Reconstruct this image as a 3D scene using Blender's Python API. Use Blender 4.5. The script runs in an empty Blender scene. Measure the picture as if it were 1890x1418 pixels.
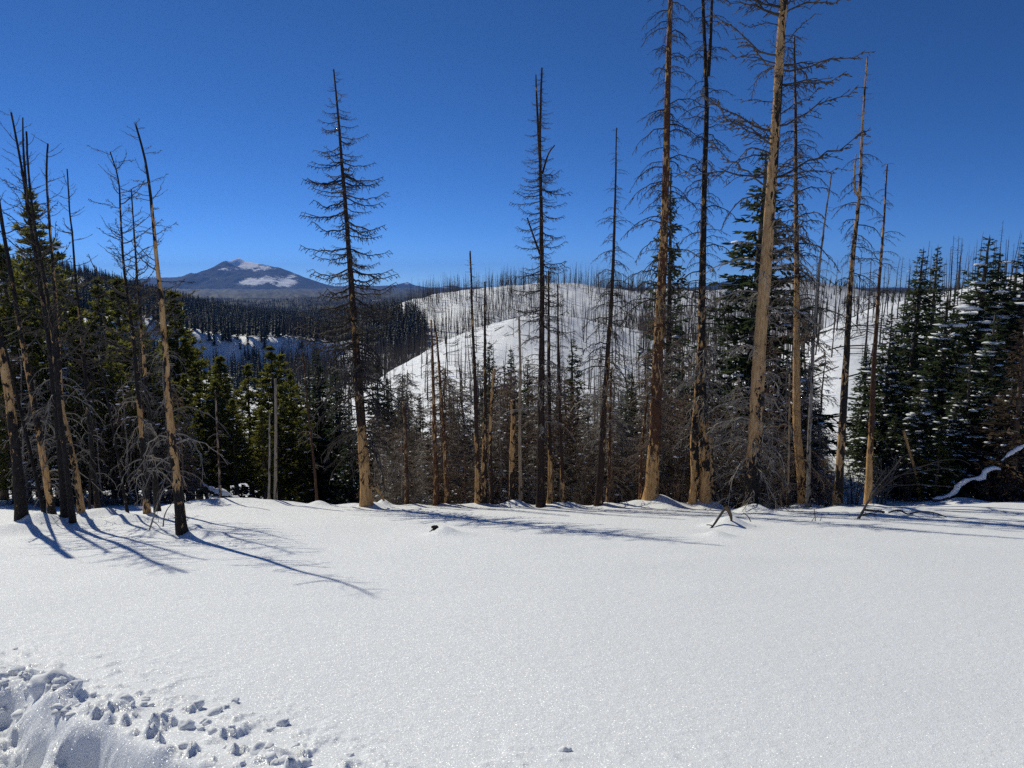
import bpy, math, random
import numpy as np
from mathutils import Vector, Matrix

# ------------------------------------------------------------------ camera, sky, sun, exposure
scene = bpy.context.scene
COL = scene.collection
PITCH = math.radians(8.1)          # camera looks a little down the slope
FOC = 1325.0                       # focal length in photograph pixels (1890 wide)
cam_data = bpy.data.cameras.new('camera')
cam_data.sensor_width = 36.0
cam_data.lens = FOC / 1890.0 * 36.0
cam_data.clip_start = 0.1
cam_data.clip_end = 60000
camera = bpy.data.objects.new('camera', cam_data)
camera.location = (0, 0, 0)
camera.rotation_euler = (math.pi / 2 - PITCH, 0, 0)
COL.objects.link(camera)
scene.camera = camera

SUN_AZ, SUN_EL = math.radians(-42), math.radians(39)
world = bpy.data.worlds.new('World'); scene.world = world; world.use_nodes = True
wn = world.node_tree.nodes; wl = world.node_tree.links
sky = wn.new('ShaderNodeTexSky'); sky.sky_type = 'NISHITA'; sky.sun_disc = False
sky.sun_elevation = SUN_EL; sky.sun_rotation = SUN_AZ
sky.altitude = 3000; sky.air_density = 0.5; sky.dust_density = 0.0; sky.ozone_density = 10.0
sat = wn.new('ShaderNodeHueSaturation'); sat.inputs['Saturation'].default_value = 1.07; sat.inputs['Value'].default_value = 1.0
wl.new(sky.outputs[0], sat.inputs['Color']); wl.new(sat.outputs[0], wn['Background'].inputs[0])
wn['Background'].inputs[1].default_value = 0.110
sun_data = bpy.data.lights.new('sun', 'SUN'); sun_data.energy = 3.3
sun_data.angle = math.radians(0.53); sun_data.color = (1.0, 0.955, 0.80)
sun = bpy.data.objects.new('sun', sun_data); COL.objects.link(sun)
SUN_DIR = Vector((math.sin(SUN_AZ) * math.cos(SUN_EL), math.cos(SUN_AZ) * math.cos(SUN_EL), math.sin(SUN_EL)))
sun.rotation_euler = SUN_DIR.to_track_quat('Z', 'Y').to_euler()
scene.view_settings.view_transform = 'Standard'; scene.view_settings.look = 'None'
scene.view_settings.exposure = 0.0; scene.view_settings.gamma = 1.0
scene.view_settings.use_curve_mapping = False
scene.render.engine = 'CYCLES'
cy = scene.cycles
cy.max_bounces = 4; cy.diffuse_bounces = 3; cy.glossy_bounces = 1; cy.transmission_bounces = 1
cy.volume_bounces = 0; cy.transparent_max_bounces = 4
cy.use_denoising = False
cy.use_adaptive_sampling = True; cy.adaptive_threshold = 0.012; cy.adaptive_min_samples = 24
cy.sample_clamp_indirect = 4.0

rng = np.random.default_rng(7)
random.seed(7)

# ------------------------------------------------------------------ pixel <-> place helpers (photograph is 1890 x 1418)
CT, ST = math.cos(PITCH), math.sin(PITCH)
def ratio(py):                      # z / y of a sight line through row py
    yc = (709.0 - np.asarray(py, float)) / FOC
    return (yc * CT - ST) / (CT + yc * ST)
def xratio(px, py):
    yc = (709.0 - py) / FOC
    return (px - 945.0) / FOC / (CT + yc * ST)
def at(px, py, Y):
    return np.array([xratio(px, py) * Y, Y, float(ratio(py)) * Y])
def to_px(x, y, z):
    d = y * CT - z * ST
    return 945 + FOC * x / d, 709 - FOC * (y * ST + z * CT) / d

# ------------------------------------------------------------------ noise
def _hash(ix, iy, seed):
    n = (ix.astype(np.int64) * 374761393 + iy.astype(np.int64) * 668265263 + seed * 1442695041) & 0x7fffffff
    n = ((n ^ (n >> 13)) * 1274126177) & 0x7fffffff
    return ((n ^ (n >> 16)) & 0xffff) / 65535.0
def vnoise(x, y, seed=0):
    x = np.asarray(x, float); y = np.asarray(y, float)
    ix = np.floor(x); iy = np.floor(y); fx = x - ix; fy = y - iy
    fx = fx * fx * fx * (fx * (fx * 6 - 15) + 10); fy = fy * fy * fy * (fy * (fy * 6 - 15) + 10)
    a = _hash(ix, iy, seed); b = _hash(ix + 1, iy, seed); c = _hash(ix, iy + 1, seed); d = _hash(ix + 1, iy + 1, seed)
    return (a * (1 - fx) + b * fx) * (1 - fy) + (c * (1 - fx) + d * fx) * fy - 0.5
def fbm(x, y, seed=0, oct=4, gain=0.5):
    s = 0; a = 1.0
    for k in range(oct):
        s = s + a * vnoise(x * 2 ** k, y * 2 ** k, seed + k * 17); a *= gain
    return s
def sstep(a, b, x):
    t = np.clip((np.asarray(x, float) - a) / (b - a), 0, 1); return t * t * (3 - 2 * t)

# ------------------------------------------------------------------ the lie of the land: one height function
# for some bearings: (distance, row where the ground at that distance would be seen)
TABLE = {
    -60: [(25,935),(32,925),(45,905),(60,880),(80,850),(120,790),(200,700),(300,600),(400,520),(450,470),(520,490),(700,560),(1000,583)],
    0: [(25,935),(32,925),(45,905),(60,880),(80,850),(120,790),(200,705),(300,612),(400,535),(450,488),(520,500),(700,560),(1000,583)],
    200: [(25,935),(32,922),(45,903),(60,880),(80,850),(120,800),(200,730),(300,650),(400,572),(500,515),(600,525),(800,570),(1000,583)],
    400: [(25,930),(32,935),(45,930),(60,910),(80,880),(120,830),(200,765),(300,705),(400,652),(500,608),(600,574),(700,578),(1000,587)],
    600: [(25,932),(32,945),(45,945),(60,930),(80,890),(120,830),(200,775),(300,705),(350,670),(420,642),(550,617),(650,606),(800,592),(1000,588)],
    700: [(25,932),(32,945),(45,945),(60,925),(80,885),(110,825),(150,740),(180,680),(220,735),(300,700),(350,660),(440,571),(520,582),(650,590),(1000,588)],
    800: [(25,935),(32,950),(45,945),(60,920),(80,870),(110,800),(140,735),(170,670),(190,635),(220,665),(260,685),(330,640),(400,575),(440,542),(500,550),(650,575),(1000,588)],
    900: [(25,935),(32,950),(45,945),(60,915),(80,860),(110,790),(140,710),(170,635),(195,588),(230,625),(280,650),(340,610),(400,555),(440,529),(500,540),(650,572),(1000,588)],
    985: [(25,935),(32,950),(45,945),(60,912),(80,850),(110,775),(140,700),(170,620),(198,562),(230,600),(280,640),(340,600),(400,548),(440,524),(500,535),(650,570),(1000,588)],
    1100: [(25,935),(32,950),(45,945),(60,912),(80,850),(110,780),(140,710),(170,640),(198,588),(230,620),(280,640),(340,600),(400,550),(440,523),(500,535),(650,560),(1000,588)],
    1200: [(25,937),(32,950),(45,940),(60,905),(80,845),(110,780),(140,720),(170,660),(198,611),(240,630),(300,620),(360,580),(440,545),(520,560),(650,526),(800,545),(1000,570)],
    1300: [(25,937),(32,948),(45,932),(60,890),(80,830),(110,760),(140,710),(170,670),(200,640),(240,640),(300,620),(360,590),(440,556),(520,560),(650,530),(1000,560)],
    1400: [(25,940),(32,940),(45,905),(60,850),(80,790),(110,735),(150,690),(200,640),(300,600),(440,570),(650,540),(900,517),(1200,540)],
    1500: [(25,938),(28,940),(32,905),(40,825),(50,752),(65,690),(80,650),(95,615),(110,594),(140,620),(200,640),(300,610),(440,580),(650,550),(900,512),(1200,540)],
    1600: [(25,936),(28,942),(34,892),(42,812),(52,740),(68,675),(85,630),(100,595),(118,562),(140,580),(200,610),(300,600),(440,580),(650,560),(900,546),(1200,540)],
    1770: [(25,929),(28,935),(34,890),(45,800),(60,715),(80,630),(100,575),(125,528),(150,535),(200,560),(300,570),(650,550),(1000,535)],
    1890: [(25,926),(28,930),(34,885),(45,790),(60,690),(80,600),(100,540),(130,498),(160,500),(200,520),(300,540),(650,540),(1000,535)],
}
NU, NA = 420, 200
U0 = 12.0
def Ymap(Y): return np.log1p(np.maximum(Y, 0) / U0)
UMAX = float(Ymap(14000.0))
A0, A1 = -0.80, 0.80
_cols = sorted(TABLE)
_ca = np.array([xratio(c, 709) for c in _cols])
_yy = U0 * np.expm1(np.linspace(0, UMAX, NU))
_zc = []
for c in _cols:
    Y = [0, 1.0, 4, 8, 12, 16, 20]; Z = [-1.72, -1.75] + [-1.7 - .25 * v for v in Y[2:]]
    for (d, r) in TABLE[c]: Y.append(d); Z.append(float(ratio(r)) * d)
    Y += [2500, 6000, 14000]; Z += [float(ratio(556)) * 2500, float(ratio(535)) * 6000, -110.0]
    _zc.append(np.interp(_yy, Y, Z))
_zc = np.array(_zc)
_aa = np.linspace(A0, A1, NA)
GRID = np.empty((NA, NU))
for j in range(NU): GRID[:, j] = np.interp(_aa, _ca, _zc[:, j])
def _blur(a, axis, n):
    for _ in range(n):
        p = np.concatenate([np.take(a, [0], axis), a, np.take(a, [-1], axis)], axis)
        L = a.shape[axis]
        a = 0.25 * np.take(p, range(0, L), axis) + 0.5 * np.take(p, range(1, L + 1), axis) + 0.25 * np.take(p, range(2, L + 2), axis)
    return a
GRID = _blur(_blur(GRID, 1, 6), 0, 40)

MOUNDS = []          # (x, y, height, radius_x, radius_y): snow heaped on stumps, bases and buried branches
EDGE = None          # rim of the broken snow trench at the roadside
def base_height(x, y):
    x = np.asarray(x, float); y = np.asarray(y, float)
    Y = np.maximum(np.maximum(y, np.abs(x) / 4.0), 0.0)
    a = np.clip(x / np.maximum(Y, 1e-3), A0, A1)
    u = np.clip(Ymap(Y) / UMAX * (NU - 1), 0, NU - 1.001); v = (a - A0) / (A1 - A0) * (NA - 1); v = np.clip(v, 0, NA - 1.001)
    iu = u.astype(int); iv = v.astype(int); fu = u - iu; fv = v - iv
    z = (GRID[iv, iu] * (1 - fv) + GRID[iv + 1, iu] * fv) * (1 - fu) + (GRID[iv, iu + 1] * (1 - fv) + GRID[iv + 1, iu + 1] * fv) * fu
    far = sstep(40, 150, Y)
    z = z + fbm(x / 3.1, y / 3.1, 3, 3) * 0.05 * sstep(2, 10, Y)
    z = z + fbm(x / 1.3, y / 1.3, 5, 3) * 0.16 * sstep(22.5, 27, Y)
    z = z + fbm(x / 14, y / 14, 11, 4) * 1.3 * sstep(40, 120, Y)
    # bank added below the left forest, steep away from sun to shade its snow
    q = (x + 132) * -.67 + (y - 325) * .74; l = (x + 132) * .74 + (y - 325) * .67
    q = q + 14 * np.sin(l / 23.0) + fbm(x / 20, y / 20, 91, 3) * 10
    z = z + 14 * (sstep(0, 17, q) - sstep(22, 130, q)) * np.exp(-(l / 62.0) ** 4)
    z = z + fbm(x / 60, y / 60, 13, 4) * (4.0 * sstep(250, 500, Y) + 14.0 * sstep(900, 2000, Y))
    return z
def ground(x, y):
    z = base_height(x, y)
    x = np.asarray(x, float); y = np.asarray(y, float)
    for (mx, my, h, rx, ry) in MOUNDS:
        q = ((x - mx) / rx) ** 2 + ((y - my) / ry) ** 2
        if np.ndim(q) == 0:
            if q < 9: z = z + h * math.exp(-float(q))
        else:
            k = q < 9
            if k.any(): z = np.where(k, z + h * np.exp(-np.minimum(q, 9)), z)
    return z
def hit(px, py):                    # where a sight line first meets the ground
    r = float(ratio(py)); xr = xratio(px, py)
    Y = np.geomspace(2.0, 200, 3000)
    k = np.nonzero(base_height(xr * Y, Y) > r * Y)[0]
    Yh = Y[k[0]] if len(k) else 26.0
    if Yh > 26.5: Yh = 25.3          # just over the brow
    return np.array([xr * Yh, Yh, r * Yh])

def mound(px, py, h, rx, ry=None):
    p = hit(px, py); MOUNDS.append((p[0], p[1], h, rx, ry or rx))
for m in [(1228,928,.34,.75,.9),(1200,934,.14,.9,.7),(1292,937,.2,.45,.5),(1318,936,.22,.4,.5),(1388,946,.16,.6,.5),(1345,972,.26,.42,.5),
          (1322,990,.12,.3,.4),(590,934,.2,.4,.5),(650,931,.14,.5,.5),(708,929,.25,.25,.4),(677,938,.1,.5,.5),(818,987,.17,.30,.35),(845,989,.05,.5,.4),
          (1650,951,.2,.9,.8),(1695,950,.14,.7,.6),(1600,941,.12,.8,.6),(1745,931,.2,1.2,1.0),(1860,934,.1,1.5,1.0),(300,985,.12,.4,.4),(278,990,.1,.35,.35),
          (350,976,.12,.4,.35),(160,962,.22,.6,.5),(205,958,.26,.6,.5),(235,962,.2,.5,.5),(60,975,.24,.6,.5),(20,985,.24,.6,.6),(110,968,.2,.5,.5),
          (450,925,.25,.9,.8),(380,928,.24,.9,.8),(330,940,.2,.7,.6),(520,928,.18,.8,.8),(760,932,.16,.7,.6),(850,933,.14,.8,.6),(945,934,.12,.6,.5),
          (1040,932,.18,.7,.6),(1110,934,.16,.6,.5),(1480,940,.12,.6,.5),(1545,941,.1,.4,.4),(1430,950,.12,.7,.5),(1160,935,.2,.6,.6)]:
    mound(*m)

for px_, py_ in [(677,938),(998,936),(1104,935),(1200,935),(1303,938),(1278,936),(1387,947),(1484,940),(1545,940),(1602,938),(882,936),(945,936),(806,936),(1042,936),(272,955),(182,955),(121,972),(42,976),(99,960),(337,992)]:
    p_ = hit(px_, py_); MOUNDS.append((p_[0] + .18, p_[1] + .25, .16, .45, .4)); MOUNDS.append((p_[0], p_[1] - .05, -.09, .28, .28))
# ------------------------------------------------------------------ materials
def new_mat(name):
    m = bpy.data.materials.new(name); m.use_nodes = True
    nt = m.node_tree; p = nt.nodes['Principled BSDF']
    return m, nt, p
def nd(nt, typ, **kw):
    n = nt.nodes.new(typ)
    for k, v in kw.items(): setattr(n, k, v)
    return n
def ramp(nt, fac, stops):
    r = nd(nt, 'ShaderNodeValToRGB'); e = r.color_ramp.elements
    while len(e) < len(stops): e.new(0.5)
    for q, (pos, c) in zip(e, stops): q.position = pos; q.color = (*c, 1) if len(c) == 3 else c
    nt.links.new(fac, r.inputs[0]); return r
def noise(nt, vec, scale, detail=4, rough=.55, dist=0.0):
    n = nd(nt, 'ShaderNodeTexNoise'); n.inputs['Scale'].default_value = scale; n.inputs['Detail'].default_value = detail
    n.inputs['Roughness'].default_value = rough; n.inputs['Distortion'].default_value = dist
    if vec is not None: nt.links.new(vec, n.inputs['Vector'])
    return n
def mixc(nt, fac, a, b):
    m = nd(nt, 'ShaderNodeMix', data_type='RGBA')
    for sock, v in ((m.inputs[0], fac), (m.inputs[6], a), (m.inputs[7], b)):
        if isinstance(v, (int, float)): sock.default_value = v
        elif isinstance(v, tuple): sock.default_value = (*v, 1)
        else: nt.links.new(v, sock)
    return m.outputs[2]
def math_(nt, op, a, b=None, c=None, clamp=False):
    m = nd(nt, 'ShaderNodeMath', operation=op); m.use_clamp = clamp
    for s, v in zip(m.inputs, (a, b, c)):
        if v is None: continue
        if isinstance(v, (int, float)): s.default_value = v
        else: nt.links.new(v, s)
    return m.outputs[0]
def vmath(nt, op, a, b=None):
    m = nd(nt, 'ShaderNodeVectorMath', operation=op)
    for s, v in zip(m.inputs, (a, b)):
        if v is None: continue
        if isinstance(v, tuple): s.default_value = v
        else: nt.links.new(v, s)
    return m.outputs[0]

def make_snow_ground():
    m, nt, p = new_mat('snow_field')
    L = nt.links
    geo = nd(nt, 'ShaderNodeNewGeometry'); pos = geo.outputs['Position']
    att = nd(nt, 'ShaderNodeAttribute', attribute_name='forest')
    n1 = noise(nt, pos, 0.6, 3)
    snowc = mixc(nt, n1.outputs[0], (.83, .85, .87), (.90, .915, .93))
    # far forest floor: trees too far off to tell apart
    n2 = noise(nt, pos, 0.035, 8, .7)
    forest = ramp(nt, n2.outputs[0], [(.38, (.014, .019, .018)), (.58, (.028, .031, .028)), (.72, (.06, .06, .058)), (.80, (.6, .63, .66))])
    L.new(mixc(nt, att.outputs['Fac'], snowc, forest.outputs[0]), p.inputs['Base Color'])
    p.inputs['Roughness'].default_value = 0.75; p.inputs['Specular IOR Level'].default_value = 0.15
    p.inputs['Subsurface Weight'].default_value = 0.0
    # grainy crust
    g1 = noise(nt, pos, 42.0, 3, .7); g2 = noise(nt, pos, 9.0, 3, .6); g3 = noise(nt, pos, 130.0, 2, .7)
    b0 = nd(nt, 'ShaderNodeBump'); b0.inputs['Strength'].default_value = .55; b0.inputs['Distance'].default_value = .02
    L.new(g2.outputs[0], b0.inputs['Height'])
    b1 = nd(nt, 'ShaderNodeBump'); b1.inputs['Strength'].default_value = .6; b1.inputs['Distance'].default_value = .010
    L.new(g1.outputs[0], b1.inputs['Height']); L.new(b0.outputs[0], b1.inputs['Normal'])
    b2 = nd(nt, 'ShaderNodeBump'); b2.inputs['Strength'].default_value = .6; b2.inputs['Distance'].default_value = .006
    L.new(g3.outputs[0], b2.inputs['Height']); L.new(b1.outputs[0], b2.inputs['Normal'])
    L.new(b2.outputs[0], p.inputs['Normal'])
    # ice crystals: each grain is a small facet with its own tilt that glints when it faces the sun
    shader = p.outputs[0]
    for sc, w in ((380.0, .065), (170.0, .035)):
        vo = nd(nt, 'ShaderNodeTexVoronoi'); vo.inputs['Scale'].default_value = sc; L.new(pos, vo.inputs['Vector'])
        off = vmath(nt, 'SUBTRACT', vo.outputs['Color'], (.5, .5, .5))
        sca = nd(nt, 'ShaderNodeVectorMath', operation='SCALE'); sca.inputs['Scale'].default_value = 1.7; L.new(off, sca.inputs[0])
        nn = vmath(nt, 'NORMALIZE', vmath(nt, 'ADD', geo.outputs['Normal'], sca.outputs[0]))
        gl = nd(nt, 'ShaderNodeBsdfGlossy'); gl.inputs['Roughness'].default_value = .30; L.new(nn, gl.inputs['Normal'])
        gl.inputs['Color'].default_value = (.95, .96, 1, 1)
        ms = nd(nt, 'ShaderNodeMixShader')
        fac = math_(nt, 'MULTIPLY', math_(nt, 'SUBTRACT', 1.0, att.outputs['Fac']), w)
        L.new(fac, ms.inputs[0]); L.new(shader, ms.inputs[1]); L.new(gl.outputs[0], ms.inputs[2]); shader = ms.outputs[0]
    L.new(shader, nt.nodes['Material Output'].inputs['Surface'])
    return m

def make_bark():
    m, nt, p = new_mat('burnt_bark'); L = nt.links
    tc = nd(nt, 'ShaderNodeTexCoord'); oi = nd(nt, 'ShaderNodeObjectInfo')
    off = nd(nt, 'ShaderNodeCombineXYZ'); r = math_(nt, 'MULTIPLY', oi.outputs['Random'], 37.0)
    for k in range(3): L.new(r, off.inputs[k])
    v = vmath(nt, 'ADD', tc.outputs['Object'], off.outputs[0])
    va = vmath(nt, 'MULTIPLY', v, (6.5, 6.5, 2.8)); vb = vmath(nt, 'MULTIPLY', v, (16, 16, 3.0)); vc = vmath(nt, 'MULTIPLY', v, (40, 40, 14))
    na = noise(nt, va, 1.0, 6, .66, .8); nb = noise(nt, vb, 1.0, 4, .6); nc = noise(nt, vc, 1.0, 3, .65)
    bare = nd(nt, 'ShaderNodeAttribute', attribute_name='bare'); rust = nd(nt, 'ShaderNodeAttribute', attribute_name='rust'); grey = nd(nt, 'ShaderNodeAttribute', attribute_name='grey')
    mr = nd(nt, 'ShaderNodeMapRange'); mr.inputs[1].default_value = .32; mr.inputs[2].default_value = .68; L.new(na.outputs[0], mr.inputs[0])
    q = math_(nt, 'ADD', math_(nt, 'SUBTRACT', bare.outputs['Fac'], mr.outputs[0]), math_(nt, 'MULTIPLY', math_(nt, 'SUBTRACT', nb.outputs[0], .5), .25))
    mask = math_(nt, 'MULTIPLY_ADD', q, 26.0, .5, clamp=True)
    tan = ramp(nt, nb.outputs[0], [(.28, (.32, .165, .058)), (.5, (.56, .33, .14)), (.72, (.66, .44, .21))])
    gcol = ramp(nt, nb.outputs[0], [(.3, (.19, .165, .135)), (.7, (.34, .305, .26))])
    wood = mixc(nt, grey.outputs['Fac'], tan.outputs[0], gcol.outputs[0])
    ncr = noise(nt, vmath(nt, 'MULTIPLY', v, (55, 55, 3.0)), 1.0, 3, .6, .4)
    crack = ramp(nt, ncr.outputs[0], [(.34, (.32, .27, .22)), (.46, (1, 1, 1))])
    mm = nd(nt, 'ShaderNodeMix', data_type='RGBA'); mm.blend_type = 'MULTIPLY'; mm.inputs[0].default_value = .8
    L.new(wood, mm.inputs[6]); L.new(crack.outputs[0], mm.inputs[7]); wood = mm.outputs[2]
    char = ramp(nt, nc.outputs[0], [(.3, (.009, .008, .008)), (.55, (.026, .022, .020)), (.75, (.06, .052, .046))])
    rcol = ramp(nt, nc.outputs[0], [(.3, (.045, .020, .012)), (.55, (.13, .058, .03)), (.75, (.23, .12, .07))])
    bark = mixc(nt, rust.outputs['Fac'], char.outputs[0], rcol.outputs[0])
    L.new(mixc(nt, mask, bark, wood), p.inputs['Base Color'])
    p.inputs['Roughness'].default_value = .85; p.inputs['Specular IOR Level'].default_value = .2
    h = math_(nt, 'ADD', math_(nt, 'MULTIPLY', math_(nt, 'SUBTRACT', 1.0, mask), math_(nt, 'ADD', .6, nc.outputs[0])), math_(nt, 'MULTIPLY', nb.outputs[0], .3))
    b = nd(nt, 'ShaderNodeBump'); b.inputs['Strength'].default_value = .9; b.inputs['Distance'].default_value = .02
    L.new(h, b.inputs['Height']); L.new(b.outputs[0], p.inputs['Normal'])
    return m

def simple_mat(name, c1, c2, scale=3.0, rough=.85, spec=.2, rnd=.35, bump=0.0):
    m, nt, p = new_mat(name); L = nt.links
    tc = nd(nt, 'ShaderNodeTexCoord'); oi = nd(nt, 'ShaderNodeObjectInfo')
    n = noise(nt, tc.outputs['Object'], scale, 4, .6)
    f = math_(nt, 'ADD', n.outputs[0], math_(nt, 'MULTIPLY', math_(nt, 'SUBTRACT', oi.outputs['Random'], .5), rnd))
    r = ramp(nt, f, [(.3, c1), (.7, c2)]); L.new(r.outputs[0], p.inputs['Base Color'])
    p.inputs['Roughness'].default_value = rough; p.inputs['Specular IOR Level'].default_value = spec
    if bump:
        b = nd(nt, 'ShaderNodeBump'); b.inputs['Strength'].default_value = bump; b.inputs['Distance'].default_value = .02
        L.new(n.outputs[0], b.inputs['Height']); L.new(b.outputs[0], p.inputs['Normal'])
    return m
def needle_mat(name, c1, c2, c3, trans=.25, glow=None):
    m, nt, p = new_mat(name); L = nt.links
    tc = nd(nt, 'ShaderNodeTexCoord'); oi = nd(nt, 'ShaderNodeObjectInfo')
    n = noise(nt, tc.outputs['Object'], 2.2, 5, .7)
    f = math_(nt, 'ADD', n.outputs[0], math_(nt, 'MULTIPLY', math_(nt, 'SUBTRACT', oi.outputs['Random'], .5), .3))
    r = ramp(nt, f, [(.3, c1), (.52, c2), (.74, c3)]); L.new(r.outputs[0], p.inputs['Base Color'])
    p.inputs['Roughness'].default_value = .6; p.inputs['Specular IOR Level'].default_value = .25
    tr = nd(nt, 'ShaderNodeBsdfTranslucent'); L.new(mixc(nt, .5, r.outputs[0], glow) if glow else r.outputs[0], tr.inputs['Color'])
    ms = nd(nt, 'ShaderNodeMixShader'); ms.inputs[0].default_value = trans
    L.new(p.outputs[0], ms.inputs[1]); L.new(tr.outputs[0], ms.inputs[2]); L.new(ms.outputs[0], nt.nodes['Material Output'].inputs['Surface'])
    return m
M = {}
M['snow'] = make_snow_ground()
M['bark'] = make_bark()
M['tree_snow'] = simple_mat('lying_snow', (.80, .82, .85), (.90, .91, .93), 9.0, .7, .15, 0, .5)
M['twig'] = simple_mat('charred_twig', (.030, .026, .023), (.095, .080, .066), 1.6)
M['greytwig'] = simple_mat('weathered_twig', (.14, .122, .102), (.36, .315, .265), 1.6)
M['deadtwig'] = simple_mat('dead_limb', (.040, .034, .029), (.135, .112, .092), 1.6)
M['paletwig'] = simple_mat('silvery_twig', (.17, .147, .122), (.36, .315, .26), 1.6)
M['browntwig'] = simple_mat('red_brown_twig', (.09, .062, .045), (.25, .175, .12), 1.6)
M['livebark'] = simple_mat('live_bark', (.06, .05, .042), (.18, .145, .115), 6.0, bump=.5)
M['fir'] = needle_mat('fir_needles', (.036, .050, .030), (.078, .100, .052), (.13, .155, .078), .45, (.12, .16, .06))
M['pine'] = needle_mat('pine_needles', (.075, .088, .024), (.15, .165, .045), (.24, .235, .07), .6, (.34, .33, .07))
M['farfir'] = needle_mat('far_needles', (.016, .024, .016), (.030, .040, .024), (.055, .065, .036), .1)
M['farsnag'] = simple_mat('far_dead_wood', (.030, .026, .024), (.115, .098, .084), .5, rnd=.5)
M['deadneedle'] = needle_mat('dead_needles', (.06, .044, .03), (.13, .095, .062), (.20, .15, .10), .3)

# ------------------------------------------------------------------ mesh builder
class MB:
    def __init__(s): s.V = []; s.F = []; s.n = 0
    def add(s, V, F, mat=0, smooth=True):
        V = np.asarray(V, np.float64).reshape(-1, 3); F = np.asarray(F, np.int64)
        s.V.append(V); s.F.append((F + s.n, mat, smooth)); b = s.n; s.n += len(V); return b
    def tube(s, P, R, sides=6, mat=0, smooth=True, cap=True, wob=0.0, r=None):
        P = np.asarray(P, float); N = len(P); R = np.broadcast_to(np.asarray(R, float), (N,))
        T = np.gradient(P, axis=0); T /= np.linalg.norm(T, axis=1)[:, None] + 1e-12
        ref = np.array([0, 0, 1.0]) if abs(T[:, 2].mean()) < .8 else np.array([0, 1.0, 0])
        U = np.cross(T, ref); U /= np.linalg.norm(U, axis=1)[:, None] + 1e-12; W = np.cross(U, T)
        a = np.arange(sides) / sides * 2 * math.pi
        rr = R[:, None] * np.ones(sides)
        if wob and r is not None: rr = rr * (1 + wob * r.uniform(-1, 1, rr.shape))
        V = P[:, None, :] + rr[:, :, None] * (np.cos(a)[None, :, None] * U[:, None, :] + np.sin(a)[None, :, None] * W[:, None, :])
        i = np.arange(N - 1)[:, None] * sides; j = np.arange(sides)[None, :]; j2 = (j + 1) % sides
        F = np.stack([i + j, i + j2, i + sides + j2, i + sides + j], -1).reshape(-1, 4)
        b = s.add(V, F, mat, smooth)
        if cap and sides > 3: 
            s.F.append((np.array([list(range(b + (N - 1) * sides, b + N * sides))]), mat, False))
        return b
    def mesh(s, name, mats):
        me = bpy.data.meshes.new(name)
        V = np.concatenate(s.V) if s.V else np.zeros((0, 3))
        me.vertices.add(len(V)); me.vertices.foreach_set('co', V.ravel())
        li = []; ls = []; lt = []; mi = []; sm = []; c = 0
        for F, mat, smo in s.F:
            k = F.shape[1]; n = len(F); li.append(F.ravel()); ls.append(c + np.arange(n) * k); lt.append(np.full(n, k)); c += n * k
            mi.append(np.full(n, mat)); sm.append(np.full(n, smo))
        me.loops.add(c); me.loops.foreach_set('vertex_index', np.concatenate(li).astype(np.int32))
        ls = np.concatenate(ls).astype(np.int32); me.polygons.add(len(ls)); me.polygons.foreach_set('loop_start', ls)
        me.polygons.foreach_set('material_index', np.concatenate(mi).astype(np.int32))
        me.polygons.foreach_set('use_smooth', np.concatenate(sm).astype(bool))
        for m in mats: me.materials.append(m)
        me.update(calc_edges=True); me.validate(); return me
def link(name, data, parent=None, loc=None):
    o = bpy.data.objects.new(name, data); COL.objects.link(o)
    if parent is not None: o.parent = parent
    if loc is not None: o.location = [float(v) for v in loc]
    return o
def tag(o, label, cat, group=None, kind=None):
    if label: o['label'] = label
    if cat: o['category'] = cat
    if group: o['group'] = group
    if kind: o['kind'] = kind
    return o
def spline(P, n):                   # Catmull-Rom through points
    P = np.asarray(P, float)
    if len(P) < 3:
        t = np.linspace(0, 1, n)[:, None]; return P[0] * (1 - t) + P[-1] * t
    Q = np.concatenate([[2 * P[0] - P[1]], P, [2 * P[-1] - P[-2]]])
    d = np.concatenate([[0], np.cumsum(np.linalg.norm(np.diff(P, axis=0), axis=1))]); s = np.linspace(0, d[-1], n)
    k = np.clip(np.searchsorted(d, s, side='right') - 1, 0, len(P) - 2); t = ((s - d[k]) / (d[k + 1] - d[k] + 1e-12))[:, None]
    p0, p1, p2, p3 = Q[k], Q[k + 1], Q[k + 2], Q[k + 3]
    return .5 * (2 * p1 + (p2 - p0) * t + (2 * p0 - 5 * p1 + 4 * p2 - p3) * t ** 2 + (3 * p1 - p0 - 3 * p2 + p3) * t ** 3)
ICO_V = None
def blob(mb, c, r, rg, mat=0, rough=.25, sub=1):
    global ICO_V
    if ICO_V is None:
        import bmesh
        ICO_V = {}
        for sb in (1, 2, 3):
            bm = bmesh.new(); bmesh.ops.create_icosphere(bm, subdivisions=sb, radius=1)
            ICO_V[sb] = (np.array([v.co[:] for v in bm.verts]), np.array([[v.index for v in f.verts] for f in bm.faces])); bm.free()
    V, F = ICO_V[sub]
    o = rg.uniform(0, 50, 2)
    k = 1 + rough * 2 * (vnoise(V[:, 0] * 1.6 + o[0] + V[:, 2], V[:, 1] * 1.6 + o[1]) + .5 * vnoise(V[:, 0] * 4 + o[1], V[:, 2] * 4 + V[:, 1] * 3 + o[0]))
    mb.add(V * k[:, None] * np.asarray(r, float) + np.asarray(c, float), F, mat, True)

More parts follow.
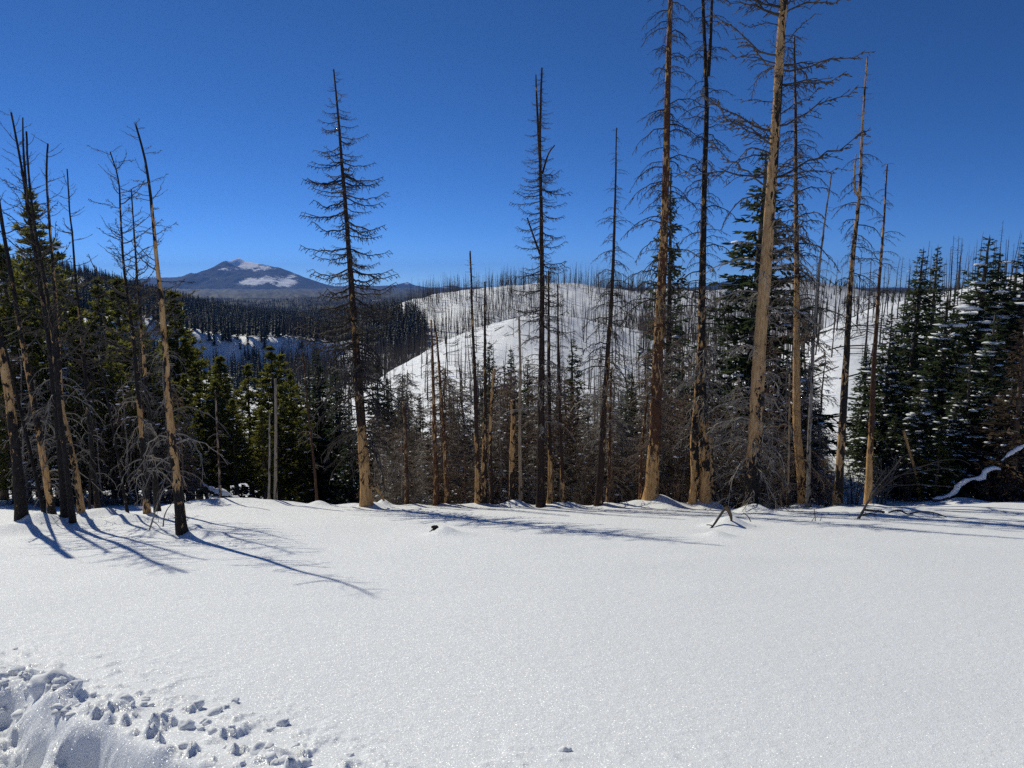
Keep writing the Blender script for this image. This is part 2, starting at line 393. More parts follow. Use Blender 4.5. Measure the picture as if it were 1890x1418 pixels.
# ------------------------------------------------------------------ THE SETTING: snow-covered ground sheet
def edge_side():
    pts = np.array([hit(px, min(py, 1600))[:2] for px, py in
                    [(-260,1190),(-120,1236),(0,1275),(60,1289),(130,1314),(200,1336),(262,1366),(330,1393),(400,1412),(470,1438),(560,1482),(760,1590)]])
    return pts
EDGE = edge_side()
def trench(x, y):                   # metres on the camera side of the rim (positive) along the sight direction
    ye = np.interp(x, EDGE[:, 0], EDGE[:, 1])
    w = fbm(x * 1.7, y * 1.7, 31, 2, .45) * .22
    return ye - y + w
def fine_relief(x, y):
    s = trench(x, y)
    act = (x < 1.5) & (y < 9)
    drop = -0.27 * sstep(-.02, .28, s) - .26 * sstep(.22, .85, s)
    drop = drop + .36 * sstep(.55, .85, s + fbm(x * 2.2, y * 2.2, 77, 3) * .35) * sstep(-2.2, -2.9, x)
    rim = np.exp(-((s + .13) / .15) ** 2) * (.03 + .20 * np.maximum(fbm(x * 3.6, y * 3.6, 41, 4, .5), 0))
    wall = sstep(.02, .2, s) * (fbm(x * 3.2, y * 3.2, 43, 5, .5) * .16 - .10 * np.abs(fbm(x * 6, y * 6, 53, 4, .55)))
    crumbs = np.exp(-np.maximum(-s, 0) / .45) * np.maximum(fbm(x * 8, y * 8, 47, 4, .55) - .10, 0) * .22 * sstep(.02, -.05, s)
    return np.where(act, drop + rim + wall + crumbs, 0.0)
def build_ground():
    az = np.concatenate([np.linspace(-math.pi, -1.0, 40, endpoint=False), np.linspace(-1.0, -.74, 40, endpoint=False),
                         np.linspace(-.74, -.12, 330, endpoint=False), np.linspace(-.12, .74, 250, endpoint=False), np.linspace(.74, 1.0, 30, endpoint=False), np.linspace(1.0, math.pi, 40, endpoint=False)])
    r = np.concatenate([[0.4, .8, 1.2, 1.7, 2.2], np.linspace(2.6, 6.6, 190, endpoint=False), np.geomspace(6.6, 40, 220, endpoint=False), np.geomspace(40, 700, 230, endpoint=False), np.geomspace(700, 13500, 70)])
    A, R = np.meshgrid(az, r)
    X = R * np.sin(A); Yv = R * np.cos(A)
    Z = ground(X, Yv) + fine_relief(X, Yv)
    n, k = R.shape
    V = np.stack([X, Yv, Z], -1).reshape(-1, 3)
    V = np.concatenate([V, [[0, 0, -1.72]]])
    i = np.arange(n - 1)[:, None] * k; j = np.arange(k)[None, :]; j2 = (j + 1) % k
    F = np.stack([i + j, i + j2, i + k + j2, i + k + j], -1).reshape(-1, 4)
    mb = MB(); mb.add(V, F, 0, True)
    c = len(V) - 1; jj = np.arange(k)
    mb.F.append((np.stack([np.full(k, c), (jj + 1) % k, jj], -1), 0, True))
    me = mb.mesh('snow_ground', [M['snow']])
    a = me.attributes.new('forest', 'FLOAT', 'POINT')
    Yd = np.hypot(V[:, 0], V[:, 1])
    f = sstep(700, 1000, Yd)
    right = sstep(.15, .3, V[:, 0] / np.maximum(V[:, 1], 1)) * sstep(1500, 1000, Yd)
    f = f * (1 - .45 * right)
    a.data.foreach_set('value', f.astype(np.float32))
    o = link('snow_ground', me); o['kind'] = 'structure'; o['label'] = 'smooth sparkling snow slope falling to a valley and snowy hills'
    return o
build_ground()

# ------------------------------------------------------------------ far mountains
def mountain_mat(name, snow_bias, blobs):
    m, nt, p = new_mat(name); L = nt.links
    tc = nd(nt, 'ShaderNodeTexCoord'); pos = tc.outputs['Object']
    n1 = noise(nt, pos, .008, 9, .76); n2 = noise(nt, pos, .016, 6, .75); n3 = noise(nt, pos, .05, 3, .7)
    forest = ramp(nt, n3.outputs[0], [(.3, (.009, .015, .019)), (.7, (.022, .028, .033))])
    att = nd(nt, 'ShaderNodeAttribute', attribute_name='snowfield')
    q = math_(nt, 'ADD', att.outputs['Fac'], math_(nt, 'MULTIPLY', math_(nt, 'SUBTRACT', n1.outputs[0], .5), 1.5))
    q = math_(nt, 'ADD', q, math_(nt, 'MULTIPLY', math_(nt, 'SUBTRACT', n2.outputs[0], .5), .9))
    mask = math_(nt, 'MULTIPLY_ADD', math_(nt, 'SUBTRACT', q, .5), 12.0, .5, clamp=True)
    L.new(mixc(nt, mask, forest.outputs[0], (.90, .90, .91)), p.inputs['Base Color'])
    p.inputs['Roughness'].default_value = .9; p.inputs['Specular IOR Level'].default_value = .1
    b = nd(nt, 'ShaderNodeBump'); b.inputs['Strength'].default_value = .7; b.inputs['Distance'].default_value = 14.0
    L.new(n2.outputs[0], b.inputs['Height']); L.new(b.outputs[0], p.inputs['Normal'])
    return m
def mountain(name, label, prof, Y, depth, seed, blobs, mat_bias=0.0, base=-115.0, rough=1.0, npx=260):
    """prof: crest as (column, row); blobs: snowfields as (column, row, half width, half height, amount) on the near face"""
    px = np.array([c for c, _ in prof], float); py = np.array([r for _, r in prof], float)
    X0, X1 = xratio(px[0], 530) * Y, xratio(px[-1], 530) * Y
    xs = np.linspace(X0, X1, npx); ys = np.linspace(Y - depth, Y + depth * .6, 110)
    XX, YY = np.meshgrid(xs, ys)
    crest = np.interp(xs, [xratio(c, 530) * Y for c in px], [float(ratio(r)) * Y for r in py])
    crest = crest + fbm(xs / 300, xs * 0, seed + 3, 4, .55) * 16 * rough
    t = (YY - Y) / np.where(YY < Y, depth, depth * .6)
    shape = (1 - np.abs(t)) ** 1.15
    H = base + (crest[None, :] - base) * shape
    amp = (crest[None, :] - base) * np.abs(t) ** .5 * (1 - np.abs(t)) * rough
    rid = fbm(XX / 900 + 3, YY / 900, seed, 5, .55)
    H = H + amp * (0.9 * rid - .22 - .8 * np.abs(fbm(XX / 520, YY / 1500, seed + 9, 5, .6)))
    n, k = XX.shape
    V = np.stack([XX, YY, H], -1).reshape(-1, 3)
    i = np.arange(n - 1)[:, None] * k; j = np.arange(k - 1)[None, :]
    F = np.stack([i + j, i + j + 1, i + k + j + 1, i + k + j], -1).reshape(-1, 4)
    mb = MB(); mb.add(V, F, 0, True)
    me = mb.mesh(name, [mountain_mat(name + '_cover', mat_bias, blobs)])
    sx, sy = to_px(V[:, 0], V[:, 1], V[:, 2])
    f = np.full(len(V), mat_bias)
    for (bx, by, rx, ry, am) in blobs:
        f = np.maximum(f, am * np.exp(-((sx - bx) / rx) ** 2 - ((sy - by) / ry) ** 2))
    a = me.attributes.new('snowfield', 'FLOAT', 'POINT'); a.data.foreach_set('value', f.astype(np.float32))
    o = link(name, me); o['kind'] = 'structure'; o['label'] = label; return o
mountain('mountain', 'dark forested mountain with a snowy pointed summit and open snowfields',
         [(120,528),(220,520),(305,512),(345,511),(375,506),(400,495),(425,487),(436,481),(445,476),(455,482),(490,489),(515,494),(540,502),(565,513),(590,521),(620,529),(660,538),(720,546)],
         8200, 3000, 5, [(442,481,17,8,3.0),(456,488,20,8,1.8),(480,495,34,8,.66),(468,521,30,7,1.1),(500,518,36,10,.66),(528,521,26,10,.85),(540,510,12,5,.7),(420,497,22,4,.6),(570,551,24,6,.8),(395,515,14,2,.5),(600,540,14,4,.5)], -0.35)
mountain('distant_peaks', 'low blue distant peaks beyond the valley',
         [(560,545),(620,528),(660,527),(700,527),(722,526),(738,525),(752,520),(765,526),(785,531),(800,533),(820,528),(838,526),(850,531),(900,530),(960,527),(1010,526),(1080,530),(1180,534),(1300,530),(1345,517),(1380,522),(1450,535)],
         10500, 3200, 9, [(752,523,10,3,.6),(820,531,12,2,.5),(690,548,20,4,.9),(720,545,20,4,.7),(665,540,20,3,.6)], -0.25, rough=.7, npx=320)
mountain('far_forest_ridge', 'long dark wooded ridge at the foot of the mountain',
         [(-200,560),(200,552),(420,552),(520,550),(600,548),(680,551),(760,549),(850,552),(1000,556),(1200,556)],
         2900, 900, 21, [(700,556,14,3,.8),(640,553,20,3,.5)], -.7, base=-75, rough=.4)

# ------------------------------------------------------------------ branches: a few shapes, shared by every dead tree
def norm(v): return v / (np.linalg.norm(v) + 1e-12)
def branch_mesh(name, kind, seed, mat):
    r = np.random.default_rng(seed); mb = MB()
    n = 9; s = np.linspace(0, 1, n)
    if kind == 'spruce':
        z = -.16 * np.sin(s * 2.4) + .10 * s ** 3 * r.uniform(.3, 1.6); y = .06 * np.sin(s * r.uniform(2, 5) + r.uniform(0, 6)) * s
        nt_, tl, hang, rb = 17, .24, .5, .020
    elif kind == 'droop':
        z = r.uniform(.18, .42) * s - r.uniform(.45, .8) * s ** 2.2; y = .10 * np.sin(s * r.uniform(2, 5) + r.uniform(0, 6)) * s
        nt_, tl, hang, rb = 12, .30, .75, .019
    elif kind == 'cone':
        z = r.uniform(-.02, .14) * s + r.uniform(-.12, .30) * s ** 2 + .03 * np.sin(s * 9 + seed); y = .09 * np.sin(s * r.uniform(3, 6) + r.uniform(0, 6)) * s
        nt_, tl, hang, rb = 13, .25, .12, .0135
    elif kind == 'upswept':
        z = r.uniform(-.05, .05) * s + r.uniform(.35, .75) * s ** 1.8; y = .08 * np.sin(s * 4 + r.uniform(0, 6)) * s
        nt_, tl, hang, rb = 7, .26, -.35, .020
    elif kind == 'arch':              # long bare low limb that bends to the snow
        z = r.uniform(.1, .3) * s - r.uniform(.75, 1.1) * s ** 2.6; y = .12 * np.sin(s * 3 + r.uniform(0, 6)) * s
        nt_, tl, hang, rb = 9, .30, .9, .017
    else:                             # stub
        z = .1 * np.sin(s * 3 + seed); y = .1 * s * r.uniform(-1, 1); nt_, tl, hang, rb = 3, .3, .2, .035
    P = np.stack([s, y, z], -1)
    P[1:] += r.normal(0, .012, (n - 1, 3))
    mb.tube(P, rb * 1.02 * (1 - .72 * s), 5, 0)
    for k in range(nt_):
        u = .14 + .86 * (k + r.uniform(.1, .9)) / nt_; i = min(int(u * (n - 1)), n - 2); f = u * (n - 1) - i
        b = P[i] * (1 - f) + P[i + 1] * f; side = (1 if k % 2 else -1)
        d = norm(np.array([r.uniform(.35, .9), side * r.uniform(.25, .9), -hang * r.uniform(.4, 1.3) + r.normal(0, .12)]))
        l = tl * r.uniform(.45, 1.15) * (1.0 - .45 * u)
        q = np.array([b, b + d * l * .5 + [0, 0, .03 * l], b + d * l + [0, 0, -hang * l * .22]])
        q[1:] += r.normal(0, .02, (2, 3)) * l * 3
        tk = .55 if kind == 'cone' else .70
        mb.tube(q, np.array([.0105, .009, .0065]) * tk, 3, 0, True, False)
        for _ in range(2 if kind in ('spruce', 'droop', 'cone') else 1):
            w = r.uniform(.25, .95); c = q[0] * (1 - w) + q[2] * w
            e = norm(d + r.normal(0, .55, 3) + [0, 0, -hang * .5]); mb.tube([c, c + e * l * r.uniform(.25, .5)], [.0052, .004], 3, 0, True, False)
        if kind == 'cone' and u > .45 and r.random() < .7:
            blob(mb, b + [0, 0, -.01], (.020, .016, .016), r, 0, .2)
            if r.random() < .5: blob(mb, q[1], (.017, .014, .014), r, 0, .2)
        if kind == 'upswept' and u > .4 and r.random() < .45: blob(mb, b, (.026, .022, .022), r, 0, .2)
    return mb.mesh(name, [mat])
BR = {}
for kind in ('spruce', 'droop', 'cone', 'upswept', 'arch', 'stub'):
    for tone in ('twig', 'greytwig', 'deadtwig', 'paletwig', 'browntwig'):
        BR[kind, tone] = [branch_mesh('branch_%s_%s' % (kind, tone), kind, 100 + 13 * k + len(kind) * 7, M[tone]) for k in range(6)]
PLANT_NO = [0]
def trunk_mesh(P, R, sides, bare_fn, rust, grey, side, rg, knob=.06):
    mb = MB(); mb.tube(P, R, sides, 0, True, True, knob, rg)
    me = mb.mesh('trunk', [M['bark']])
    V = np.concatenate(mb.V); N = len(P)
    hz = np.repeat(P[:, 2], sides); cx = np.repeat(P[:, 0], sides); cyy = np.repeat(P[:, 1], sides); rr = np.repeat(R, sides)
    b = bare_fn(hz) + side * -(V[:, 0] - cx) / np.maximum(rr, 1e-3)  # side shifts tan wood to one flank: peeled strips plus painted-in sunlit side
    for nm, val in (('bare', b), ('rust', np.full(len(V), rust)), ('grey', np.full(len(V), grey))):
        at_ = me.attributes.new(nm, 'FLOAT', 'POINT'); at_.data.foreach_set('value', np.asarray(val, np.float32))
    return me
def snag(label, path, Y, w0, w1, br=None, bare=((930, .3), (300, .1)), rust=0.0, grey=0.0, side=.12, group=None, name='dead_tree', extra=None, sides=14, gaps=True):
    """path: (column,row) from the snow to the top; Y: distance; w0,w1: trunk width in photograph pixels at foot and top"""
    PLANT_NO[0] += 1; rg = np.random.default_rng(1000 + PLANT_NO[0])
    if Y is None: Y = hit(*path[0])[1]
    if 'conical' in label or 'double tip' in label: gaps = False
    pts = [at(px, py, Y) for px, py in path]
    g = float(ground(pts[0][0], Y))
    if pts[0][2] > g + .25: pts = [np.array([pts[0][0], Y, g])] + pts
    pts[0][2] = g
    root = np.array(pts[0]); pts = np.array(pts)
    lean = rg.normal(0, .02); pts[:, 1] += lean * (pts[:, 2] - g)
    loc = pts - root; loc[0, 2] = -.3
    n = int(np.clip(np.linalg.norm(loc[-1]) * 4.5, 16, 90))
    P = spline(loc, n); P[1:, :2] += np.cumsum(rg.normal(0, .006, (n - 1, 2)), axis=0) * .5
    r0, r1 = w0 / 2 / FOC * Y, w1 / 2 / FOC * Y
    t = np.linspace(0, 1, n); h = P[:, 2]
    R = (r1 + (r0 * .9 - r1) * (1 - t) ** 1.15) * (1 + .35 * np.exp(-np.maximum(h, 0) / .35))
    R = R * (1 + .06 * vnoise(h * 2.5, h * 0 + PLANT_NO[0], 7))
    hs = np.array([float(ratio(r)) * Y - root[2] for r, _ in bare]); bs = np.array([b for _, b in bare]); o = np.argsort(hs)
    e = link(name, None, None, root); tag(e, label, 'dead tree', group)
    link('trunk', trunk_mesh(P, R, sides, lambda z: np.interp(z, hs[o], bs[o]), rust, grey, side, rg), e)
    for q in (br or []):
        kinds, tone, cnt, t0, t1, L0, L1 = q[:7]; pit = q[7] if len(q) > 7 else (-.25, .15)
        ang = rg.uniform(0, 6.28)
        for k in range(int(cnt * 1.75)):
            k = k / 1.75
            u = float(np.clip(t0 + (t1 - t0) * (k + rg.normal(.5, 1.6)) / cnt, t0, t1))
            if gaps and vnoise(u * 9, PLANT_NO[0] * 3.7, 5) > .36: continue      # bare stretches where limbs broke off
            i = u * (n - 1); a = int(min(i, n - 2)); f = i - a; c = P[a] * (1 - f) + P[a + 1] * f
            w = (u - t0) / (t1 - t0 + 1e-9)
            Lb = 1.22 * (L0 + (L1 - L0) * w) * rg.choice([rg.uniform(.35, .7), rg.uniform(.7, 1.1)], p=[.5, .5])
            ang += 2.399 + rg.normal(0, .4)
            kd = kinds if isinstance(kinds, str) else kinds[int(rg.integers(len(kinds)))]
            b = link('branch', BR[kd, tone][int(rg.integers(6))], e)
            b.location = [float(v) for v in c]
            b.rotation_euler = (rg.normal(0, .25), -rg.uniform(*pit), ang); b.scale = (Lb, Lb * rg.choice([-1, 1]), Lb)
    for x in (extra or []):           # second stem or fork: (path, w0, w1)
        pp = np.array([at(px, py, Y) for px, py in x[0]]) - root
        P2 = spline(pp, 30); R2 = np.linspace(x[1], x[2], 30) / 2 / FOC * Y
        link('fork', trunk_mesh(P2, R2, 10, lambda z: np.interp(z, hs[o], bs[o]), rust, grey, side, rg), e)
    return e

S, D, Cn, U, AR = 'spruce', 'droop', 'cone', 'upswept', 'arch'
# ---- left stand
LG = None
snag('black charred trunk with tan flakes leaning out at the left edge', [(42,974),(30,860),(14,740),(0,662),(-26,540),(-50,400)], None, 22, 10, [(U,'twig',16,.35,1,.9,.4)], [(970,.1),(900,.12),(800,.2),(745,.75),(690,.75),(600,.3)])
snag('slim grey sapling trunk leaning left at the far left edge', [(87,969),(60,850),(30,720),(0,600),(-20,510)], None, 8, 4, [(U,'greytwig',14,.35,1,.6,.3)], [(970,.05),(500,.1)])
snag('left-leaning charred tree with wide tan strip near its foot', [(99,958),(86,880),(70,770),(52,660),(38,570),(20,459),(6,366),(-2,325)], None, 15, 5, [(U,'twig',26,.3,1,1.0,.5),(AR,'greytwig',10,.1,.35,.9,.9)], [(958,.15),(920,.35),(880,.8),(820,.7),(770,.35),(700,.5),(600,.4),(500,.15)])
snag('tallest dark forked snag in the left stand, black at its foot', [(121,970),(115,890),(105,780),(92,660),(82,580),(66,480),(51,391),(36,300),(28,254),(19,208)], None, 14, 3, [((U,'cone'),'twig',34,.45,1,1.1,.35,(.0,.5)),(AR,'greytwig',10,.12,.4,.8,.8)], [(970,.02),(800,.05),(640,.25),(560,.4),(500,.1)], extra=[([(51,391),(47,330),(43,270),(42,217)],6,2)])
snag('black twin trunk close against the tallest left snag', [(136,972),(126,880),(113,760),(104,660),(99,599),(84,500),(70,420),(60,330),(57,245)], None, 12, 3, [(U,'twig',26,.45,1,.9,.35,(.0,.5))], [(970,.02),(780,.1),(640,.35),(560,.35),(480,.1)])
snag('charred left trunk with a long peeled tan strip on its right side', [(152,963),(140,880),(122,800),(110,740),(104,640),(96,540),(84,420),(76,330),(78,262)], None, 13, 3, [(U,'twig',24,.45,1,.8,.3,(.0,.5)),(AR,'greytwig',6,.15,.4,.7,.7)], [(963,.6),(900,.5),(800,.4),(740,.3),(600,.2),(400,.1)], side=-.35)
snag('thin dark pole leaning right behind the left stand', [(163,955),(168,860),(174,760),(176,690)], None, 5, 3, None, [(955,.05),(600,.05)])
snag('slender dark tree with a sparse feathery top at far left', [(182,953),(172,850),(164,740),(154,600),(146,520),(141,430),(137,397),(133,313)], None, 11, 2, [(U,'twig',30,.4,1,1.0,.35,(-.1,.35)),(AR,'greytwig',8,.15,.4,.7,.7)], [(953,.3),(930,.1),(700,.1),(600,.4),(500,.2)])
snag('bare thin grey pole slanting left between the left snags', [(238,956),(222,880),(206,790),(190,710),(176,640)], None, 6, 3, [(AR,'greytwig',8,.3,1,.5,.3)], [(956,.2),(640,.2)], grey=.9)
snag('left tree with wide upswept dead crown and tan scar at mid trunk', [(272,953),(268,860),(262,760),(255,660),(250,600),(240,506),(234,400),(231,335),(217,285)], None, 13, 2, [((U,'cone'),'twig',48,.42,1,1.35,.4,(-.05,.45)),(AR,'greytwig',16,.12,.4,1.0,.9)], [(953,.75),(925,.7),(915,.05),(820,.1),(800,.8),(750,.8),(735,.2),(650,.4),(560,.3)])
snag('black trunk close behind the upswept left tree', [(291,946),(284,860),(275,760),(266,660),(256,537),(250,440),(245,350)], None, 13, 2, [((U,'cone'),'twig',26,.45,1,1.0,.4,(-.05,.4))], [(946,.03),(700,.1),(680,.7),(640,.6),(560,.3)])
snag('leaning patchy tan and black tree standing nearest, foot in snow', [(337,990),(331,920),(322,840),(315,750),(309,660),(302,560),(295,490),(288,400),(279,320),(270,275),(257,230)], None, 21, 3, [((U,'cone'),'twig',26,.5,1,.75,.3,(-.3,.4)),('stub','twig',26,.3,.95,.14,.10,(-.3,.4)),(AR,'greytwig',12,.14,.48,1.0,.7,(-.2,.3))], [(988,.12),(930,.22),(915,.45),(860,.5),(820,.45),(780,.75),(740,.55),(700,.45),(640,.6),(560,.55),(480,.75),(430,.6),(400,.3),(370,.45),(330,.2),(280,.1)], side=-.10)

# ---- centre
snag('big conical dead spruce with a peeled tan foot, centre left', [(677,938),(672,860),(667,790),(660,700),(655,620),(648,540),(643,480),(637,400),(630,320),(622,220),(612,125)], None, 24, 2.5,
     [(S,'twig',64,.36,.78,1.5,1.25,(-.12,.22)),(S,'twig',44,.74,1.0,1.2,.15,(-.1,.35)),(D,'twig',40,.14,.4,1.5,1.4,(-.5,0.)),(S,'greytwig',22,.3,.95,.9,.3)],
     [(938,1.0),(905,.95),(890,.55),(880,.62),(865,.9),(800,.95),(788,.7),(775,.15),(720,.25),(660,.3),(600,.45),(540,.25),(480,.12),(130,.05)], rust=.25, side=.10,
     extra=[([(676,903),(688,898),(700,908),(709,925)],6,4)])
snag('tall straight black snag with a double tip, centre', [(998,934),(999,800),(1000,650),(1000,520),(999,400),(997,280),(999,190),(1001,128)], None, 18, 3,
     [(S,'twig',62,.44,.78,1.0,.8,(-.2,.25)),(S,'deadtwig',76,.74,1.0,.60,.18,(-.25,.3)),(D,'greytwig',26,.2,.46,1.0,1.0)], [(934,.02),(700,.05),(300,.05)], rust=.18, extra=[([(997,300),(993,230),(990,170),(989,138)],6,2),([(997,470),(986,440),(973,402)],4,2.5),([(1001,320),(1012,285),(1024,268)],4,2)])
snag('dark leaning snag right of the straight centre one, conical crown', [(1104,933),(1110,850),(1116,740),(1122,640),(1129,520),(1132,430),(1135,330),(1137,240)], None, 17, 2,
     [(D,'twig',70,.40,1.0,1.15,.15,(-.3,.25)),(D,'greytwig',16,.2,.42,1.0,1.0)], [(933,.25),(900,.05),(800,.15),(720,.3),(600,.2),(400,.1)], rust=.25, side=-.15)
snag('tall rusty-barked dead tree with a wide pale foot, right of centre', [(1200,933),(1204,870),(1208,790),(1212,680),(1217,560),(1222,430),(1225,300),(1228,160),(1232,30),(1235,-60),(1237,-130)], None, 28, 6,
     [(D,'twig',86,.34,1.0,1.35,.7,(-.35,.2)),(S,'browntwig',40,.12,.38,1.2,1.1,(-.6,-.1))], [(933,.8),(880,.85),(840,.6),(810,.25),(760,.15),(650,.4),(560,.6),(500,.3),(440,.55),(400,.4),(330,.45),(250,.25),(100,.3),(0,.35)], rust=.85, side=.14)
snag('double-trunked black and tan snag forking again at its top', [(1303,936),(1301,860),(1298,760),(1297,660),(1298,540),(1301,420),(1304,300),(1307,200),(1306,120),(1303,20),(1301,-60)], None, 22, 5,
     [(D,'twig',84,.34,1.0,1.25,.6,(-.3,.25)),(D,'greytwig',26,.12,.36,1.2,1.1,(-.5,0))], [(936,.85),(890,.8),(850,.4),(800,.45),(700,.35),(640,.4),(560,.35),(450,.12),(350,.3),(250,.1),(100,.15)], side=.16,
     extra=[([(1278,933),(1283,880),(1281,820),(1287,740),(1293,650),(1297,600)],17,12),([(1307,140),(1311,80),(1314,0),(1316,-80)],7,3)])
snag('short broken patchy pole beside the double-trunked snag', [(1317,934),(1315,890),(1312,840),(1309,780)], None, 11, 9, [(AR,'paletwig',7,.2,1,.6,.5)], [(934,.4),(860,.5),(780,.7)], grey=.3)
snag('thickest pale tan trunk with cone-hung limbs, tallest on the right', [(1387,945),(1388,880),(1393,790),(1397,700),(1402,600),(1409,500),(1416,400),(1423,300),(1429,200),(1434,100),(1440,0),(1445,-90),(1449,-170)], None, 33, 11,
     [(Cn,'deadtwig',30,.55,1.0,2.1,1.5,(-.15,.35)),(Cn,'deadtwig',5,.84,.93,3.1,2.4,(.15,.45)),(D,'deadtwig',14,.5,.9,1.4,1.0,(-.3,.2)),('stub','twig',40,.4,1,.22,.2),(D,'paletwig',26,.10,.5,1.5,1.4,(-.2,.35)),(AR,'paletwig',26,.02,.22,1.2,1.3,(-.1,.4))], [(945,.1),(880,.1),(840,.5),(800,.75),(745,.6),(735,.2),(715,.75),(620,1.0),(500,.95),(430,.8),(330,.75),(300,.55),(250,.6),(200,.4),(150,.55),(100,.8),(40,.7),(0,.4)], grey=.15, side=.22)
snag('straight dead tree with smooth orange lower trunk, right', [(1484,938),(1480,890),(1473,810),(1472,700),(1473,580),(1474,480),(1474,350),(1474,200),(1473,60)], None, 20, 3,
     [(D,'deadtwig',84,.42,1.0,1.7,.35,(-.25,.3)),(D,'browntwig',34,.08,.42,1.4,1.4,(-.4,.2))], [(938,.9),(905,.4),(880,.6),(850,.95),(740,.98),(560,.8),(520,.35),(420,.4),(300,.25),(100,.2)], rust=.3, side=.2)
snag('slim bare grey snag leaning right beside the orange trunk', [(1492,936),(1494,840),(1499,740),(1505,620),(1514,510),(1525,420),(1540,318)], None, 10, 2.5, [(D,'greytwig',26,.35,1,.8,.2)], [(936,.6),(300,.75)], grey=1.0)
snag('right black trunk blotched with yellow tan, forked upper stem', [(1545,938),(1551,860),(1557,760),(1563,660),(1570,540),(1578,440),(1587,350),(1589,280),(1593,200),(1600,105)], None, 19, 2.5,
     [(D,'twig',34,.42,.8,1.15,.6,(-.45,.15)),('stub','twig',30,.4,1,.25,.15),(S,'greytwig',24,.78,1,.45,.15)], [(938,.75),(900,.3),(870,.25),(840,.6),(800,.3),(740,.15),(690,.45),(660,.15),(600,.2),(480,.55),(420,.35),(350,.6),(250,.5),(110,.5)], grey=.25, side=.2,
     extra=[([(1585,362),(1578,350),(1577,318),(1580,285)],5,2)])
snag('dark reddish snag leaning right, tan near its foot, far right', [(1602,936),(1605,880),(1610,800),(1615,710),(1623,610),(1632,510),(1641,420),(1650,300)], None, 15, 2.5,
     [(D,'twig',34,.42,1,.95,.3,(-.2,.35))], [(936,.95),(880,.85),(830,.6),(790,.2),(740,.1),(600,.2),(520,.35),(420,.25)], rust=.55, side=.15)
snag('short tan dead pole leaning left among the right shrubs', [(1704,922),(1692,880),(1680,840),(1667,794)], 28.0, 7, 5, [('stub','twig',6,.2,1,.25,.2)], [(922,.8),(790,.85)], side=.1)
# ---- smaller centre snags
cs = [
 ('short-branched reddish brown snag, left one of a close brown pair', [(806,934),(803,800),(800,680),(797,590)], 13, 3, (D,'browntwig',44,.15,1,.8,.2), [(934,.3),(600,.4)], .9, 0),
 ('reddish brown snag with tan flecks, right one of the brown pair', [(826,934),(822,840),(815,740),(808,640),(803,600)], 11, 3, (D,'browntwig',40,.15,1,.8,.2), [(934,.45),(600,.35)], .8, 0),
 ('slim dark snag with needle-thin tip and peeled tan base, centre', [(882,935),(880,820),(876,700),(872,600),(870,520),(868,463)], 12, 3, (S,'twig',70,.4,1,.42,.2), [(935,.7),(870,.6),(850,.1),(820,.6),(790,.1),(600,.3)], .3, 0),
 ('black snag with a jagged tan streak down its left side, centre', [(892,935),(893,860),(895,760),(895,640),(896,520)], 13, 3, (S,'twig',40,.4,1,.5,.2), [(935,.35),(860,.55),(760,.3),(600,.15)], .2, 0),
 ('crooked tan-patched pole leaning right, centre', [(909,935),(905,850),(905,790),(909,720),(913,680)], 8, 5, None, [(935,.2),(860,.2),(800,.6),(680,.7)], .2, 0),
 ('tan and black spotted snag broken off short, centre', [(945,934),(945,860),(947,790),(947,737)], 12, 9, ('stub','twig',8,.3,1,.3,.25), [(934,.3),(880,.5),(800,.6),(740,.5)], .1, 0),
 ('thin pole grey above and bright tan below, centre', [(962,934),(961,870),(960,780),(961,700),(960,620),(959,585)], 8, 4, (D,'greytwig',18,.4,1,.5,.2), [(934,.25),(900,.9),(820,.95),(780,.9),(600,.9)], .1, .7),
 ('dark slim snag with orange base, just right of the straight black one', [(1014,935),(1015,860),(1014,740),(1013,620),(1013,500)], 11, 3, (S,'twig',44,.4,1,.55,.2), [(935,.75),(850,.7),(830,.15),(600,.15)], .2, 0),
 ('thin dark snag curving at its foot, right of the straight black one', [(1042,934),(1037,860),(1034,760),(1031,640),(1029,525)], 9, 2.5, (D,'twig',30,.35,1,.6,.2), [(934,.5),(880,.4),(840,.1),(600,.1)], .3, 0),
 ('slim grey-brown snag left of the centre brown pair', [(751,934),(750,860),(748,780),(746,740)], 9, 6, (D,'browntwig',30,.2,1,.8,.5), [(934,.2),(800,.5)], .6, .4),
 ('thin black pole leaning left in front of the middle pines', [(586,936),(581,870),(574,800),(568,740),(560,650)], 6, 3, (D,'greytwig',14,.3,1,.5,.3), [(936,.05),(600,.1)], .5, 0),
 ('thin dead pole between the leaning centre snag and the rusty one', [(1122,934),(1124,860),(1126,760),(1128,680)], 8, 4, (D,'browntwig',30,.15,1,.7,.3), [(934,.3),(700,.3)], .7, .2),
 ('thin brown dead tree in the thicket left of the rusty trunk', [(1182,932),(1184,850),(1190,780),(1196,730)], 8, 4, (D,'browntwig',30,.15,1,.7,.3), [(934,.3),(700,.3)], .9, .2),
 ('pale thin dead stem in the thicket left of the orange trunk', [(1455,936),(1455,850),(1456,760),(1456,690)], 6, 3, (D,'browntwig',36,.15,1,.8,.3), [(934,.5),(700,.6)], .5, .7),
 ('bare grey pole standing left of the middle pines', [(408,930),(405,860),(402,790),(400,720)], 5, 3, (D,'greytwig',10,.3,1,.4,.2), [(934,.6),(700,.6)], .3, .8),
 ('pale grey pole in front of the tallest middle pine', [(508,928),(509,860),(509,780),(508,700)], 7, 5, None, [(934,.8),(700,.8)], .3, .9),
 ('thin whitish pole left of the pale grey pine pole', [(496,930),(497,860),(497,800),(497,760)], 5, 3, None, [(934,.8),(700,.8)], .3, 1.0),
]
for lb, pth, w0, w1, b, bare, rust, grey in cs:
    snag(lb, pth, 25.5, w0, w1, [b] if b else None, bare, rust, grey, .18, sides=10)

